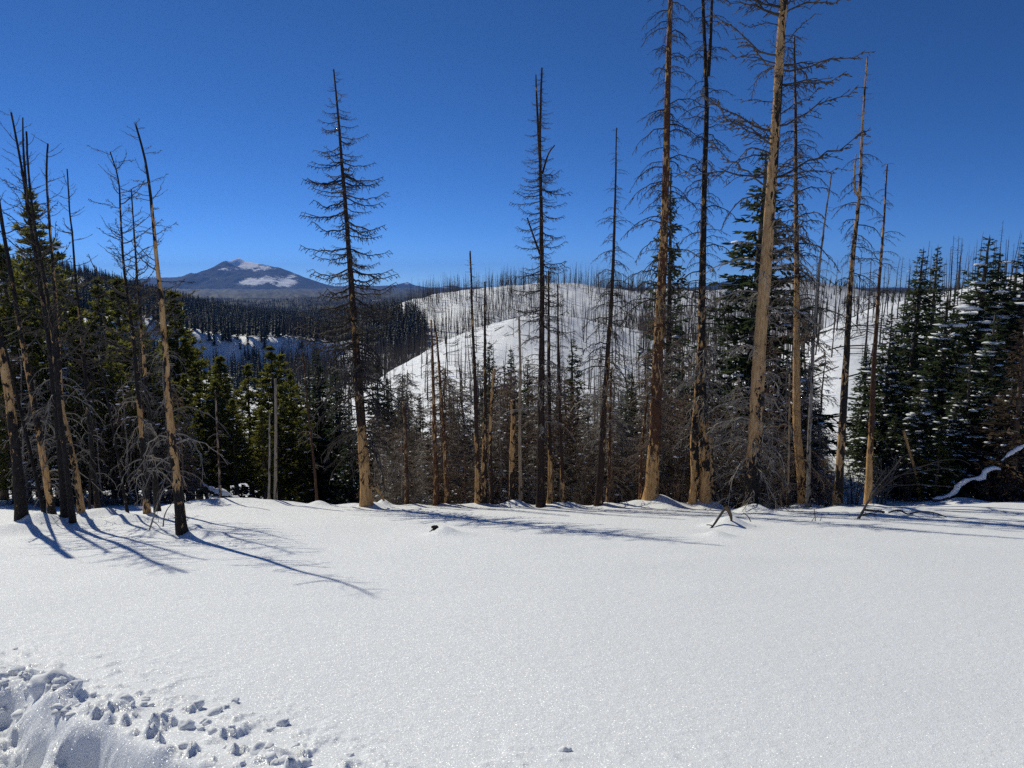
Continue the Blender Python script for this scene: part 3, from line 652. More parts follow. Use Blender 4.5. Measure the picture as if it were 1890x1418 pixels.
# ------------------------------------------------------------------ living conifers and thicket trees (shapes shared between copies)
def sprigs(mb, C, Dv, Ln, Wd, mat, rg):
    """needle sprays: two crossed pointed blades along each direction"""
    C = np.asarray(C); Dv = np.asarray(Dv); Dv = Dv / (np.linalg.norm(Dv, axis=1)[:, None] + 1e-9); n = len(C)
    Ln = np.asarray(Ln)[:, None]; Wd = np.asarray(Wd)[:, None]
    up = np.tile([0, 0, 1.0], (n, 1)) + rg.normal(0, .35, (n, 3))
    U = np.cross(Dv, up); U /= np.linalg.norm(U, axis=1)[:, None] + 1e-9; W = np.cross(U, Dv)
    for ax, k in ((U, 1.0), (W, .6)):
        V = np.stack([C, C + Dv * Ln * .55 + ax * Wd * k, C + Dv * Ln, C + Dv * Ln * .45 - ax * Wd * k], 1)
        mb.add(V.reshape(-1, 3), np.arange(4 * n).reshape(-1, 4), mat, False)
def conifer(kind, seed, h=9.0, R=1.6, dens=1.0, snowy=1.0, bare_foot=.06, pad=1.0):
    rg = np.random.default_rng(seed); foliage = MB(); wood = MB(); snow = MB()
    zt = np.linspace(-.4, h * .985, 22); tp = np.stack([np.cumsum(rg.normal(0, .01, 22)), np.cumsum(rg.normal(0, .01, 22)), zt], -1)
    wood.tube(tp, .017 * h * (1 - np.clip(zt / h, 0, 1)) ** .9 + .012, 8)
    z = h * bare_foot; C = []; Dd = []; Ln = []; Wd = []; ns = 0
    gapz = 0.22 if kind == 'fir' else .22
    while z < h * .985:
        t = z / h
        prof = (1 - t) ** 1.0 * 1.08 if kind == 'fir' else np.sin(math.pi * min(1, (t * .72 + .30))) ** .9 * .78
        if kind == 'fir': prof *= min(1, .62 + t * 2.2)
        tipk = min(1.0, .35 + (1 - t) * 2.6)
        nb = int(rg.integers(5, 8)) if kind == 'fir' else int(rg.integers(3, 6)); a0 = rg.uniform(0, 6.28)
        for k in range(nb):
            Lb = (R * prof + .03 + .10 * (1 - t)) * rg.uniform(.55, 1.12) * (1.25 if rg.random() < .06 else 1)
            a = a0 + k * 6.283 / nb + rg.normal(0, .25); zz = z + rg.normal(0, .07)
            out = np.array([math.cos(a), math.sin(a), 0])
            if kind == 'fir': drop0, drop1 = rg.uniform(-.05, .2) + .5 * max(0, t - .75), -rg.uniform(.35, .75) * (1 - t)
            else: drop0, drop1 = rg.uniform(-.1, .25), rg.uniform(.05, .5)
            st = max(3, int(Lb / (.10 if kind == 'fir' else .075) * dens)); s_ = np.linspace(0, 1, 5)
            bp = np.stack([out[0] * Lb * s_, out[1] * Lb * s_, zz + Lb * (drop0 * s_ + drop1 * s_ ** 2 + (.28 * s_ ** 3 if kind == 'fir' else 0))], -1)
            wood.tube(bp, .016 * (1 - .7 * s_) * (.6 + Lb * .4), 3, 0, True, False)
            side = np.array([-out[1], out[0], 0])
            for i in range(st):
                s = (i + rg.uniform(.2, 1)) / st
                if kind == 'pine' and s < .35: continue
                if kind == 'fir' and s < .12: continue
                p = np.array([np.interp(s, s_, bp[:, q]) for q in range(3)])
                if kind == 'fir':
                    wl_ = Lb * .33 * (1 - s) + .10
                    for sg in (-1, 1):
                        d = out * .7 + side * sg * rg.uniform(.5, 1.0) + [0, 0, rg.uniform(-.45, .12)]
                        m = max(1, int(wl_ / .14))
                        for q in range(m):
                            C.append(p + norm(d) * .14 * q); Dd.append(d + rg.normal(0, .35, 3)); Ln.append(rg.uniform(.16, .30) * tipk); Wd.append(rg.uniform(.032, .058) * tipk)
                    C.append(p); Dd.append(out + rg.normal(0, .3, 3)); Ln.append(rg.uniform(.18, .28) * tipk); Wd.append(.045 * tipk)
                else:
                    pp = p + side * rg.normal(0, .16 * Lb) + [0, 0, rg.uniform(-.04, .14)]
                    for q in range(15):
                        d = rg.normal(0, 1, 3); d[2] = abs(d[2]) * .7 + .1; d += out * .5
                        C.append(pp); Dd.append(d); Ln.append(rg.uniform(.12, .24)); Wd.append(rg.uniform(.018, .036))
                if t < .9 and rg.random() < .055 * snowy * (1.5 if s > .5 else .6):
                    w = pad * rg.uniform(.035, .09) * (1 + .7 * (rg.random() < .07))
                    blob(snow, p + [0, 0, .035] + side * rg.normal(0, .12), (w * rg.uniform(1, 2.0), w * rg.uniform(1, 2.0), w * .42), rg, 0, .45); ns += 1
        z += gapz * rg.uniform(.7, 1.3)
    if kind == 'fir':
        C.append(np.array([*tp[-1][:2], h * .93])); Dd.append(np.array([0, 0, 1.0])); Ln.append(h * .07); Wd.append(.035)
    sprigs(foliage, C, Dd, Ln, Wd, 0, rg)
    return dict(h=h, trunk=wood, crown=foliage, snow=snow)
def dead_thicket(seed, h=6.0, R=1.1, n=95, droop=.5):
    rg = np.random.default_rng(seed); wood = MB(); tw = MB(); snow = MB()
    zt = np.linspace(-.4, h, 16); tp = np.stack([np.cumsum(rg.normal(0, .02, 16)), np.cumsum(rg.normal(0, .02, 16)), zt], -1)
    wood.tube(tp, .0085 * h * (1 - np.clip(zt / h, 0, 1)) ** .8 + .01, 7)
    for k in range(n):
        t = rg.uniform(.04, .99); a = rg.uniform(0, 6.28); Lb = (R * (1 - t) ** .7 + .12) * rg.uniform(.5, 1.15); o = np.array([math.cos(a), math.sin(a), 0]); sd = np.array([-o[1], o[0], 0])
        s_ = np.linspace(0, 1, 5)[:, None]; c = np.array([np.interp(t * h, zt, tp[:, q]) for q in range(3)])
        B = c + o * Lb * s_ + np.array([0, 0, 1.0]) * Lb * (rg.uniform(-.1, .35) * s_ - droop * rg.uniform(.5, 1.5) * s_ ** 2)
        tw.tube(B, .015 * (1 - .7 * s_[:, 0]), 3, 0, True, False)
        for i in range(int(4 + Lb * 9)):
            u = rg.uniform(.15, 1); b = np.array([np.interp(u, s_[:, 0], B[:, q]) for q in range(3)])
            d = norm(o * .6 + sd * rg.choice([-1, 1]) * rg.uniform(.3, 1) + [0, 0, rg.uniform(-1.0, .25)]); l = rg.uniform(.1, .34)
            tw.tube([b, b + d * l * .5 + rg.normal(0, .02, 3), b + d * l + [0, 0, -.08 * l]], [.0095, .008, .006], 3, 0, True, False)
            if rg.random() < .5: b2 = b + d * l * .5; d2 = norm(d + rg.normal(0, .7, 3)); tw.tube([b2, b2 + d2 * l * .6], [.008, .006], 3, 0, True, False)
            if rg.random() < .022: w = rg.uniform(.03, .07); blob(snow, b + [0, 0, .02], (w * 1.8, w * 1.3, w * .5), rg, 0, .4)
    return dict(h=h, trunk=wood, crown=tw, snow=snow)
def finish(v, trunkmat, crownmat, crownname='crown'):
    return dict(h=v['h'], trunk=v['trunk'].mesh('trunk', [trunkmat]), crown=v['crown'].mesh(crownname, [crownmat]), snow=v['snow'].mesh('snow', [M['tree_snow']]) if v['snow'].V else None)
FIRS = [finish(conifer('fir', 50 + k, 9.0, r, 1.0, sn), M['livebark'], M['fir']) for k, (r, sn) in enumerate([(1.65, 1.0), (1.4, .7), (1.9, 1.5), (1.15, .8), (1.75, 1.2)])]
PINES = [finish(conifer('pine', 70 + k, 8.0, r, 1.0, sn, bf), M['livebark'], M['pine']) for k, (r, sn, bf) in enumerate([(1.5, 1.3, .10), (1.3, 1.0, .14), (1.65, 1.5, .07), (1.4, .9, .2)])]
SNOWY = [finish(conifer('fir', 150 + k, 9.0, r, 1.0, 1.3, .05, 1.75), M['livebark'], M['fir']) for k, r in enumerate([1.8, 1.55, 2.0])]
SPARSE = [finish(conifer('fir', 90 + k, 9.0, 1.5, .42, .5, .05), M['livebark'], M['fir']) for k in range(2)]
DRYS = [finish(dead_thicket(110 + k, 6.0, r, n), M['browntwig'] if k % 2 else M['greytwig'], M['greytwig'] if k % 3 else M['browntwig'], 'twigs') for k, (r, n) in enumerate([(1.1, 95), (.9, 85), (1.3, 110), (1.0, 100), (1.2, 90)])]
def plant(name, label, cat, group, v, px, top, Y, wide=1.0, rz=None, off=0.0):
    x = xratio(px, .75 * top + 200) * Y; g = float(ground(x, Y)); h = float(ratio(top)) * Y - g
    s = h / v['h']
    PLANT_NO[0] += 1; rg = np.random.default_rng(5000 + PLANT_NO[0])
    e = link(name, None, None, (x, Y, g - .05)); tag(e, label, cat, group)
    e.rotation_euler = (rg.normal(0, .012), rg.normal(0, .012), rg.uniform(0, 6.28) if rz is None else rz)
    w = wide * max(s, .55)
    e.scale = (w, w, s)
    link('trunk', v['trunk'], e); c = link('crown' if cat != 'dead tree' else 'twigs', v['crown'], e)
    if cat == 'dead tree': c['kind'] = 'stuff'
    if v['snow']: q = link('snow_clumps', v['snow'], e); q['kind'] = 'stuff'
    return e
LP = 'live pines filling the left stand'
for k, (px, top, Y, w) in enumerate([(75,358,33,1.0),(12,440,30,1.0),(42,490,35,1.1),(122,505,38,1.1),(188,515,34,1.0),(216,505,39,1.1),(252,560,31,1.0),(150,585,30,1.0),(104,565,28.5,.9),(300,600,37,1.1),(22,600,27.5,1.0),(60,650,27.5,.9),
                                      (204,640,28.5,1.0),(283,650,30,1.0),(352,610,40,1.2),(-30,480,32,1.2),(-40,600,28,1.1),(170,700,27.2,.9),(128,680,27,.8),(240,720,27.4,.8),(335,690,31,1.0),(8,720,26.5,.9),(310,740,28.5,.9),(90,740,26.6,.8)]):
    if k == 0: plant('pine_tree', 'tallest dark live pine rising behind the left snags, needles at its top', 'pine', LP, PINES[0], px, top, Y, w); continue
    plant('pine_tree', 'dark green live pine packed in the stand behind the left snags', 'pine', LP, PINES[k % 4], px, top, Y, w)
plant('pine_tree', 'slim live pine standing just right of the nearest leaning tree', 'pine', None, PINES[1], 330, 528, 36, 1.0)
for lb, px, top, Y, v, w in [
    ('tallest yellow-green pine of the middle group, snow on its tufts', 507, 640, 34, PINES[0], 1.25),
    ('yellow-green pine just left of the tallest middle pine', 455, 672, 35, PINES[2], 1.1),
    ('small bright green pine at the left end of the middle group', 401, 700, 33, PINES[1], 1.1),
    ('low green pine in front of the middle group', 428, 735, 31, PINES[3], 1.1),
    ('green pine right of the tallest middle pine', 541, 690, 36, PINES[2], 1.0),
    ('lowest dark pine below the left hillside clearing', 372, 745, 36, PINES[0], 1.0),
    ('bushy low pine between the two middle pine tops', 481, 745, 31.5, PINES[1], 1.1)]:
    plant('pine_tree', lb, 'pine', 'green pines of the middle group', v, px, top, Y, w)
for lb, px, top, Y, v, w in [
    ('narrow pointed spruce right of the middle pines', 592, 636, 38, FIRS[1], 1.1),
    ('low spruce behind the thin leaning black pole', 568, 735, 37, FIRS[0], 1.1),
    ('spruce left of the big conical dead spruce', 622, 690, 36, FIRS[4], 1.0),
    ('small frosted spruce touching the big dead spruce trunk', 645, 765, 32, FIRS[2], 1.0),
    ('spruce just right of the big conical dead spruce', 716, 690, 40, FIRS[0], 1.0),
    ('lower spruce between the dead spruce and grey-brown snag', 738, 745, 34, FIRS[4], 1.0),
    ('dark spruce left of the brown snag pair', 772, 722, 42, FIRS[1], 1.0),
    ('dark spruce right of the brown snag pair', 835, 745, 40, FIRS[2], 1.0),
    ('dark pointed spruce behind the tan-streaked black snag', 901, 622, 44, FIRS[0], .9),
    ('dark spruce in front of the knoll, left of the straight black snag', 943, 638, 46, FIRS[1], 1.1),
    ('spruce tucked against the straight black snag', 973, 655, 48, FIRS[3], 1.1),
    ('low dark spruce behind the broken spotted snag', 925, 705, 38, FIRS[4], 1.0),
    ('bright green spruce right of the straight black snag', 1066, 622, 40, SPARSE[0], 1.2),
    ('low green spruce at the foot of the bright green one', 1058, 745, 36, FIRS[2], 1.2),
    ('frosted spruce between the two centre black snags', 1085, 770, 33, FIRS[4], 1.0),
    ('brownish spruce left of the rusty trunk', 1160, 680, 42, SPARSE[1], 1.3),
    ('low spruce below the knoll, left of the needle-thin snag', 858, 790, 35, FIRS[0], 1.0),
    ('small dark spruce left of the brown pair, at the brow', 788, 800, 32, FIRS[3], 1.2),
    ('narrow tall spruce directly behind the rusty trunk', 1243, 303, 37, SPARSE[0], .75),
    ('tall broad dark spruce behind the thickest tan trunk', 1408, 268, 33, FIRS[4], 1.35),
    ('dark spruce low behind the double-trunked snag', 1262, 700, 40, FIRS[2], 1.2),
    ('dark spruce between the tan trunk and double-trunked snag', 1345, 690, 38, SPARSE[1], 1.3),
    ('dark low spruce right of the orange trunk', 1502, 800, 31, FIRS[0], 1.1)]:
    plant('spruce_tree', lb, 'spruce', 'live spruces along the brow', v, px, top, Y, w)
for lb, px, top, Y, v, w in [
    ('small slim fir standing in front of the right white slope', 1598, 630, 37, FIRS[3], 1.0),
    ('rounded dark fir just right of the reddish leaning snag', 1642, 572, 35, SNOWY[2], .95),
    ('narrow fir spire, left one of two close spires on the right', 1690, 452, 40, FIRS[3], 1.0),
    ('narrow fir spire, right one of two close spires on the right', 1727, 448, 44, FIRS[1], .8),
    ('broad lighter green fir in front of the two spires', 1745, 538, 33, SNOWY[1], 1.15),
    ('tallest dark pointed fir at right with snow pads', 1806, 430, 35, SNOWY[0], 1.15),
    ('slim fir top between the tallest fir and the right edge', 1846, 458, 39, FIRS[1], 1.1),
    ('dark snowy fir cut by the right edge', 1889, 425, 34, SNOWY[2], 1.15),
    ('lower fir filling the gap below the slim fir top', 1840, 575, 31, SNOWY[1], 1.1),
    ('low dark fir at the foot of the tallest right fir', 1790, 650, 30, SNOWY[2], 1.1),
    ('small green fir right of the leaning tan pole', 1705, 690, 30, SNOWY[0], 1.0),
    ('young light green pine loaded with snow at the right', 1737, 795, 27.5, PINES[2], .9),
    ('low fir behind the bare shrub at the right', 1655, 760, 31, FIRS[1], 1.0),
    ('fir shoulder between the two spires and the tallest right fir', 1768, 560, 38, SNOWY[2], 1.0),
    ('second fir shoulder left of the two spires', 1668, 560, 42, SNOWY[0], 1.0),
    ('small snowy fir low at the right edge', 1870, 690, 29.5, SNOWY[1], 1.0),
    ('squat fir below the fir shoulder at the right', 1762, 720, 29.5, SNOWY[2], 1.0),
    ('fir crown just inside the right edge behind the others', 1866, 500, 43, FIRS[3], 1.3)]:
    plant('fir_tree', lb, 'fir', 'live firs on the right', v, px, top, Y, w * 1.3)
DEADN = finish(conifer('fir', 99, 7.0, 1.3, .7, .4), M['browntwig'], M['deadneedle'])
plant('fir_tree', 'rusty brown dead fir with old needles at the right edge', 'fir', None, DEADN, 1895, 560, 27.5, 1.2)
# grey leafless young trees that make up the thicket along the brow
GT = 'leafless grey thicket along the brow'
def zone(px):
    for lim, a in ((760, 'just right of the big conical dead spruce'), (870, 'around the brown snag pair'), (990, 'left of the straight black snag'), (1100, 'right of the straight black snag'), (1200, 'left of the rusty trunk'),
                   (1290, 'between the rusty trunk and the double-trunked snag'), (1385, 'left of the thickest tan trunk'), (1475, 'between the tan trunk and the orange trunk'), (9999, 'right of the orange trunk')):
        if px < lim: return 'grey leafless dead sapling in the thicket ' + a
for k, (px, top, Y) in enumerate([(690,760,30),(705,800,27.5),(730,810,28),(765,790,29),(780,820,27),(800,770,31),(815,800,28),(840,790,30),(860,830,27.5),(915,780,33),(930,800,29),(975,770,32),(985,820,28),(1025,760,33),(1035,800,28),
                                   (1075,830,27.5),(1095,790,31),(1130,740,33),(1140,780,28),(1155,760,30),(1170,800,27.5),(1180,740,32),(1215,760,28),(1235,720,32),(1250,780,28),(1262,820,27),(1330,700,33),(1340,780,28.5),(1350,820,27.5),
                                   (1365,680,34),(1375,760,29),(1420,700,33),(1430,770,29),(1440,640,36),(1450,790,27.5),(1465,740,31),(1500,700,33),(1515,780,29),(1530,840,27.5),(1290,760,30)]):
    plant('dead_sapling', zone(px), 'dead tree', GT, DRYS[k % 5], px, top, Y, 1.25)
_rz = np.random.default_rng(88)
for k in range(120):
    px = _rz.uniform(690, 1520); Y = _rz.uniform(27, 38); top = _rz.uniform(660, 830) - (50 if px > 1180 else 0)
    plant('dead_sapling', zone(px), 'dead tree', GT, DRYS[k % 5], px, top, Y, 1.25)
# packed spruces filling the wood behind the brow
for k in range(34):
    px = [385, 1180][k % 2 == 1] if False else _rz.uniform(370, 1200); Y = _rz.uniform(38, 62); g_ = float(ground(xratio(px, 800) * Y, Y)); h_ = _rz.uniform(5.5, 9.5)
    top = float(to_px(0, Y, g_ + h_)[1])
    if 820 < px < 1120: top = max(top, 700)
    lbl = 'spruce crown packed in the wood behind the middle pines' if px < 660 else ('spruce crown packed in the wood between the big dead spruce and the straight black snag' if px < 1000 else 'spruce crown packed in the wood right of the straight black snag')
    plant('spruce_tree', lbl, 'spruce', 'spruces packed in the wood behind the brow', FIRS[k % 5] if px > 560 else PINES[k % 4], px, top, Y, 1.2)
for k, (px, top, Y) in enumerate([(30,640,26.5),(70,690,26),(115,620,28),(160,640,27.5),(200,600,30),(225,700,26.5),(255,640,28),(300,660,28),(325,720,27),(350,760,30),(180,780,25.5),(270,770,26.5)]):
    plant('dead_sapling', 'grey leafless dead sapling among the snags of the left stand', 'dead tree', 'leafless saplings of the left stand', DRYS[k % 5], px, top, Y, 1.1)

# ------------------------------------------------------------------ trees on the hills
def far_conifer(seed):
    rg = np.random.default_rng(seed); mb = MB(); h = 11.0
    mb.tube([[0, 0, -.5], [0, 0, h * .9]], [.13, .03], 4, 2, True, False)
    n = 13
    for k in range(n):
        t = .08 + .9 * k / n; R = 1.75 * (1 - t) ** .85 + .12; z = t * h; m = 7
        a = rg.uniform(0, 6.28) + np.arange(m) * 6.283 / m + rg.normal(0, .2, m); rr = R * rg.uniform(.6, 1.15, m)
        for i in range(m):
            o = np.array([math.cos(a[i]), math.sin(a[i]), 0]); s = np.array([-o[1], o[0], 0]); w = rr[i] * .36
            tip = o * rr[i] + [0, 0, z - .42 * rr[i]]
            V = [[0, 0, z + .45], tip * [.6, .6, 1] + s * w + [0, 0, .12 * rr[i] ], tip, tip * [.6, .6, 1] - s * w + [0, 0, .12 * rr[i]]]
            mb.add(V, [[0, 1, 2, 3]], 0, False)
            if rg.random() < .30:
                p = o * rr[i] * .72 + [0, 0, z - .22 * rr[i]]; q = .10 + .22 * rr[i] * rg.random()
                mb.add([p + o * q, p + s * q * .8 + [0, 0, .06], p - o * q * .6 + [0, 0, .14], p - s * q * .8 + [0, 0, .06]], [[0, 1, 2, 3]], 1, False)
    return mb.mesh('far_conifer', [M['farfir'], M['tree_snow'], M['livebark']])
def far_snag(seed, nb=34, Lmax=.95):
    rg = np.random.default_rng(seed); mb = MB(); h = 13.0
    zt = np.linspace(-.5, h * rg.uniform(.85, 1), 6); P = np.stack([np.cumsum(rg.normal(0, .06, 6)), np.cumsum(rg.normal(0, .06, 6)), zt], -1)
    mb.tube(P, .135 * (1 - .85 * np.linspace(0, 1, 6)), 5, 0, True, False)
    for k in range(nb):
        t = rg.uniform(.22, .98); z = t * zt[-1]; a = rg.uniform(0, 6.28); l = Lmax * (1.15 - t) * rg.uniform(.3, 1.1) + .1
        o = np.array([math.cos(a), math.sin(a), 0]); b = np.array([np.interp(z, zt, P[:, 0]), np.interp(z, zt, P[:, 1]), z])
        mb.tube([b, b + o * l * .6 + [0, 0, rg.uniform(-.1, .15) * l], b + o * l + [0, 0, rg.uniform(-.5, .1) * l]], [.022, .018, .012], 3, 0, True, False)
    return mb.mesh('far_snag', [M['farsnag']])
FC = [far_conifer(300 + k) for k in range(6)]
FS = [far_snag(400 + k, int(n), l) for k, (n, l) in enumerate([(34, 1.0), (22, .8), (46, 1.1), (14, .6), (38, 1.4), (8, .4)])]
def clump(x, y, s=22.0, seed=61): return np.clip(.55 + 2.2 * fbm(x / s, y / s, seed, 2), .06, 1.0)
def scatter(seed, n, px0, px1, Y0, Y1, keep=None, geom=True):
    rg = np.random.default_rng(seed)
    px = rg.uniform(px0, px1, n); Y = np.sqrt(rg.uniform(Y0 ** 2, Y1 ** 2, n)); x = (px - 945) / FOC * Y; z = ground(x, Y)
    sx, sy = to_px(x, Y, z); k = np.ones(n, bool)
    if keep is not None: k = rg.random(n) < keep(sx, sy, x, Y, rg)
    return np.stack([x, Y, z], -1)[k], rg
def visible(P, h):                  # is the top of a tree at P above everything nearer on its bearing?
    f = np.linspace(.14, .985, 40)[None, :]; x = P[:, 0:1] * f; y = P[:, 1:2] * f
    return (P[:, 2] + h * .9) / P[:, 1] > (base_height(x, y) / y).max(1)
def individuals(name, label, cat, group, P, meshes, h, rg, hm=13.0, hj=(.6, 1.15), lean=.03):
    for p in P:
        o = link(name, meshes[int(rg.integers(len(meshes)))], None, (p[0], p[1], p[2] - .1)); s = h / hm * rg.uniform(*hj)
        o.scale = (s * rg.uniform(.85, 1.2),) * 2 + (s,); o.rotation_euler = (rg.normal(0, lean), rg.normal(0, lean), rg.uniform(0, 6.28)); tag(o, label, cat, group)
SRC = bpy.data.collections.new('far_tree_shapes')   # not linked to the scene: shapes for the uncountable far woods
def stuff_points(name, label, cat, P, meshes, s0, s1, rg, lean=.03):
    me = bpy.data.meshes.new(name); me.vertices.add(len(P)); me.vertices.foreach_set('co', np.asarray(P, float).ravel())
    sc = me.attributes.new('size', 'FLOAT', 'POINT'); sc.data.foreach_set('value', rg.uniform(s0, s1, len(P)).astype(np.float32))
    rt = me.attributes.new('turn', 'FLOAT_VECTOR', 'POINT'); v = np.stack([rg.normal(0, lean, len(P)), rg.normal(0, lean, len(P)), rg.uniform(0, 6.28, len(P))], -1); rt.data.foreach_set('vector', v.astype(np.float32).ravel())
    o = link(name, me); tag(o, label, cat, None, 'stuff')
    ng = bpy.data.node_groups.new(name, 'GeometryNodeTree'); ng.interface.new_socket('Geometry', in_out='INPUT', socket_type='NodeSocketGeometry'); ng.interface.new_socket('Geometry', in_out='OUTPUT', socket_type='NodeSocketGeometry')
    N = ng.nodes; L = ng.links; gi = N.new('NodeGroupInput'); go = N.new('NodeGroupOutput')
    col = bpy.data.collections.new(name + '_shapes')
    for m in meshes: col.objects.link(bpy.data.objects.new('shape', m))
    ci = N.new('GeometryNodeCollectionInfo'); ci.inputs['Collection'].default_value = col; ci.inputs['Separate Children'].default_value = True; ci.inputs['Reset Children'].default_value = True
    ip = N.new('GeometryNodeInstanceOnPoints'); ip.inputs['Pick Instance'].default_value = True
    a1 = N.new('GeometryNodeInputNamedAttribute'); a1.data_type = 'FLOAT'; a1.inputs['Name'].default_value = 'size'
    a2 = N.new('GeometryNodeInputNamedAttribute'); a2.data_type = 'FLOAT_VECTOR'; a2.inputs['Name'].default_value = 'turn'
    rv = N.new('FunctionNodeRandomValue'); rv.data_type = 'INT'; rv.inputs['Min'].default_value = 0 if False else 0
    for s_ in rv.inputs:
        if s_.name == 'Max' and s_.type == 'INT': s_.default_value = len(meshes) - 1
        if s_.name == 'Min' and s_.type == 'INT': s_.default_value = 0
    L.new(gi.outputs[0], ip.inputs['Points']); L.new(ci.outputs[0], ip.inputs['Instance'])
    L.new([q for q in rv.outputs if q.type == 'INT'][0], ip.inputs['Instance Index'])
    e2r = N.new('FunctionNodeEulerToRotation'); L.new(a2.outputs[0], e2r.inputs[0]); L.new(e2r.outputs[0], ip.inputs['Rotation']); L.new(a1.outputs[0], ip.inputs['Scale'])
    L.new(ip.outputs[0], go.inputs[0]); md = o.modifiers.new('scatter', 'NODES'); md.node_group = ng
    return o
def box(sx, sy, x0, x1, y0, y1): return (sx > x0) & (sx < x1) & (sy > y0) & (sy < y1)
def ell(sx, sy, cx, cyy, rx, ry): return ((sx - cx) / rx) ** 2 + ((sy - cyy) / ry) ** 2

# left hillside of frosted live conifers, with open snow below it
def kleft(sx, sy, x, Y, rg):
    edge = 700 - 60 * sstep(560, 640, sy)
    d = np.where(sx < edge, 1.0, 0.0)
    d *= np.where(ell(sx, sy, 465, 655, 85, 22) < 1, .30, 1); d *= np.where(ell(sx, sy, 615, 662, 75, 26) < 1, .14, 1)
    d *= np.where(ell(sx, sy, 380, 670, 60, 40) < 1, .3, 1); d *= np.where(sy > 700, .4, 1)
    return d
P, rg = scatter(11, 15000, -120, 740, 230, 900, kleft)
P = P[np.argsort(P[:, 1])]; vis = visible(P, 9)
near = np.nonzero(vis & (P[:, 0] / P[:, 1] > -.74))[0][:215]
individuals('conifer_tree', 'frosted dark conifer on the forested hillside beyond the left valley', 'conifer', 'conifers of the left hillside', P[near], FC, 10, rg, 11.0, (.6, 1.2), .02)
rest = np.ones(len(P), bool); rest[near] = False
stuff_points('hillside_forest', 'dense frosted dark conifer forest covering the left hillside', 'forest', P[rest], FC, .55, 1.1, rg, .02)
# dark wood at the foot of the rear ridge and the valley plain beyond
P, rg = scatter(12, 900, 655, 800, 330, 460, lambda sx, sy, x, Y, r: np.where((ell(sx, sy, 725, 622, 62, 36) < 1), 1.0, 0.0))
stuff_points('valley_wood', 'dark conifer wood at the foot of the rear white ridge', 'forest', P, FC, .8, 1.3, rg, .02)
P, rg = scatter(13, 9000, 250, 1000, 820, 2300)
stuff_points('plain_forest', 'far grey-green forest on the plain below the mountain', 'forest', P, FC + FS[:2], .6, 1.1, rg, .02)
# burnt snags
LEFTN = {}
Pk, rgk = scatter(21, 1100, 640, 1340, 95, 215, lambda sx, sy, x, Y, r: clump(x, Y, 14) * np.where((ell(sx, sy, 960, 640, 75, 60) < 1), .35, .62) * np.where(Y > 205, .3, 1))
vis = visible(Pk, 11); Pk = Pk[vis]; Pk2 = Pk[160:]; Pk = Pk[:160]
Pk3, rg3 = scatter(29, 700, 640, 1340, 150, 235, lambda sx, sy, x, Y, r: clump(x, Y, 12, 67) * .6)
stuff_points('knoll_thin_snags', 'sparse thin snags and charred stems dotting the front knoll and its far side', 'dead trees', np.concatenate([Pk2, Pk3]), FS, .22, .8, rg3, .06)
individuals('burnt_snag', 'thin bare burnt snag standing on the white front knoll', 'dead tree', 'burnt snags on the front knoll', Pk, FS, 12, rgk, 13.0, (.35, 1.25), .05)
Pr, rgr = scatter(22, 380, 1440, 1930, 44, 150, lambda sx, sy, x, Y, r: clump(x, Y, 10) * np.where(Y < 60, .35, .75) * np.where(ell(sx, sy, 1560, 640, 60, 50) < 1, .4, 1))
stuff_points('right_hill_thin_snags', 'thin charred stems dotting the right white hill', 'dead trees', Pr[85:], FS, .2, .75, rgr, .06)
individuals('burnt_snag', 'thin grey burnt snag standing on the right white hill', 'dead tree', 'burnt snags on the right hill', Pr[:85], FS, 10.5, rgr, 13.0, (.45, 1.2), .035)
Pv, rgv = scatter(23, 420, 560, 900, 60, 180, lambda sx, sy, x, Y, r: np.where(box(sx, sy, 560, 900, 640, 900), .5, 0))
individuals('burnt_snag', 'thin grey burnt snag in the hollow below the front knoll', 'dead tree', 'burnt snags in the hollow', Pv[:60], FS, 12, rgv, 13.0, (.6, 1.1))
Pq, rgq = scatter(24, 15000, 640, 1420, 250, 520, lambda sx, sy, x, Y, r: clump(x, Y, 26) * np.where(ell(sx, sy, 725, 622, 62, 36) < 1, .1, 1) * np.where(sx < 700, .6, 1) * .55)
stuff_points('ridge_snags', 'hundreds of thin burnt snags on the rear white ridge', 'dead trees', Pq, FS, .35, 1.15, rgq, .05)
Pz, rgz = scatter(25, 2600, 520, 800, 240, 420, lambda sx, sy, x, Y, r: np.where(box(sx, sy, 520, 790, 600, 760), 1.0, 0) * np.where(ell(sx, sy, 615, 662, 75, 24) < 1, .45, 1))
stuff_points('valley_snags', 'grey mass of burnt snags in the valley left of the knoll', 'dead trees', Pz, FS, .7, 1.1, rgz)
Py, rgy = scatter(26, 5000, 1130, 2000, 420, 1300, lambda sx, sy, x, Y, r: np.full(len(x), .6))
stuff_points('far_right_snags', 'thin burnt trees on the far right ridges', 'dead trees', Py, FS + FC[:2], .6, 1.0, rgy)
Pw, rgw = scatter(27, 900, 1180, 1520, 60, 300, lambda sx, sy, x, Y, r: np.full(len(x), .6))
stuff_points('gully_snags', 'burnt snags in the gully between knoll and right hill', 'dead trees', Pw, FS, .6, 1.05, rgw)
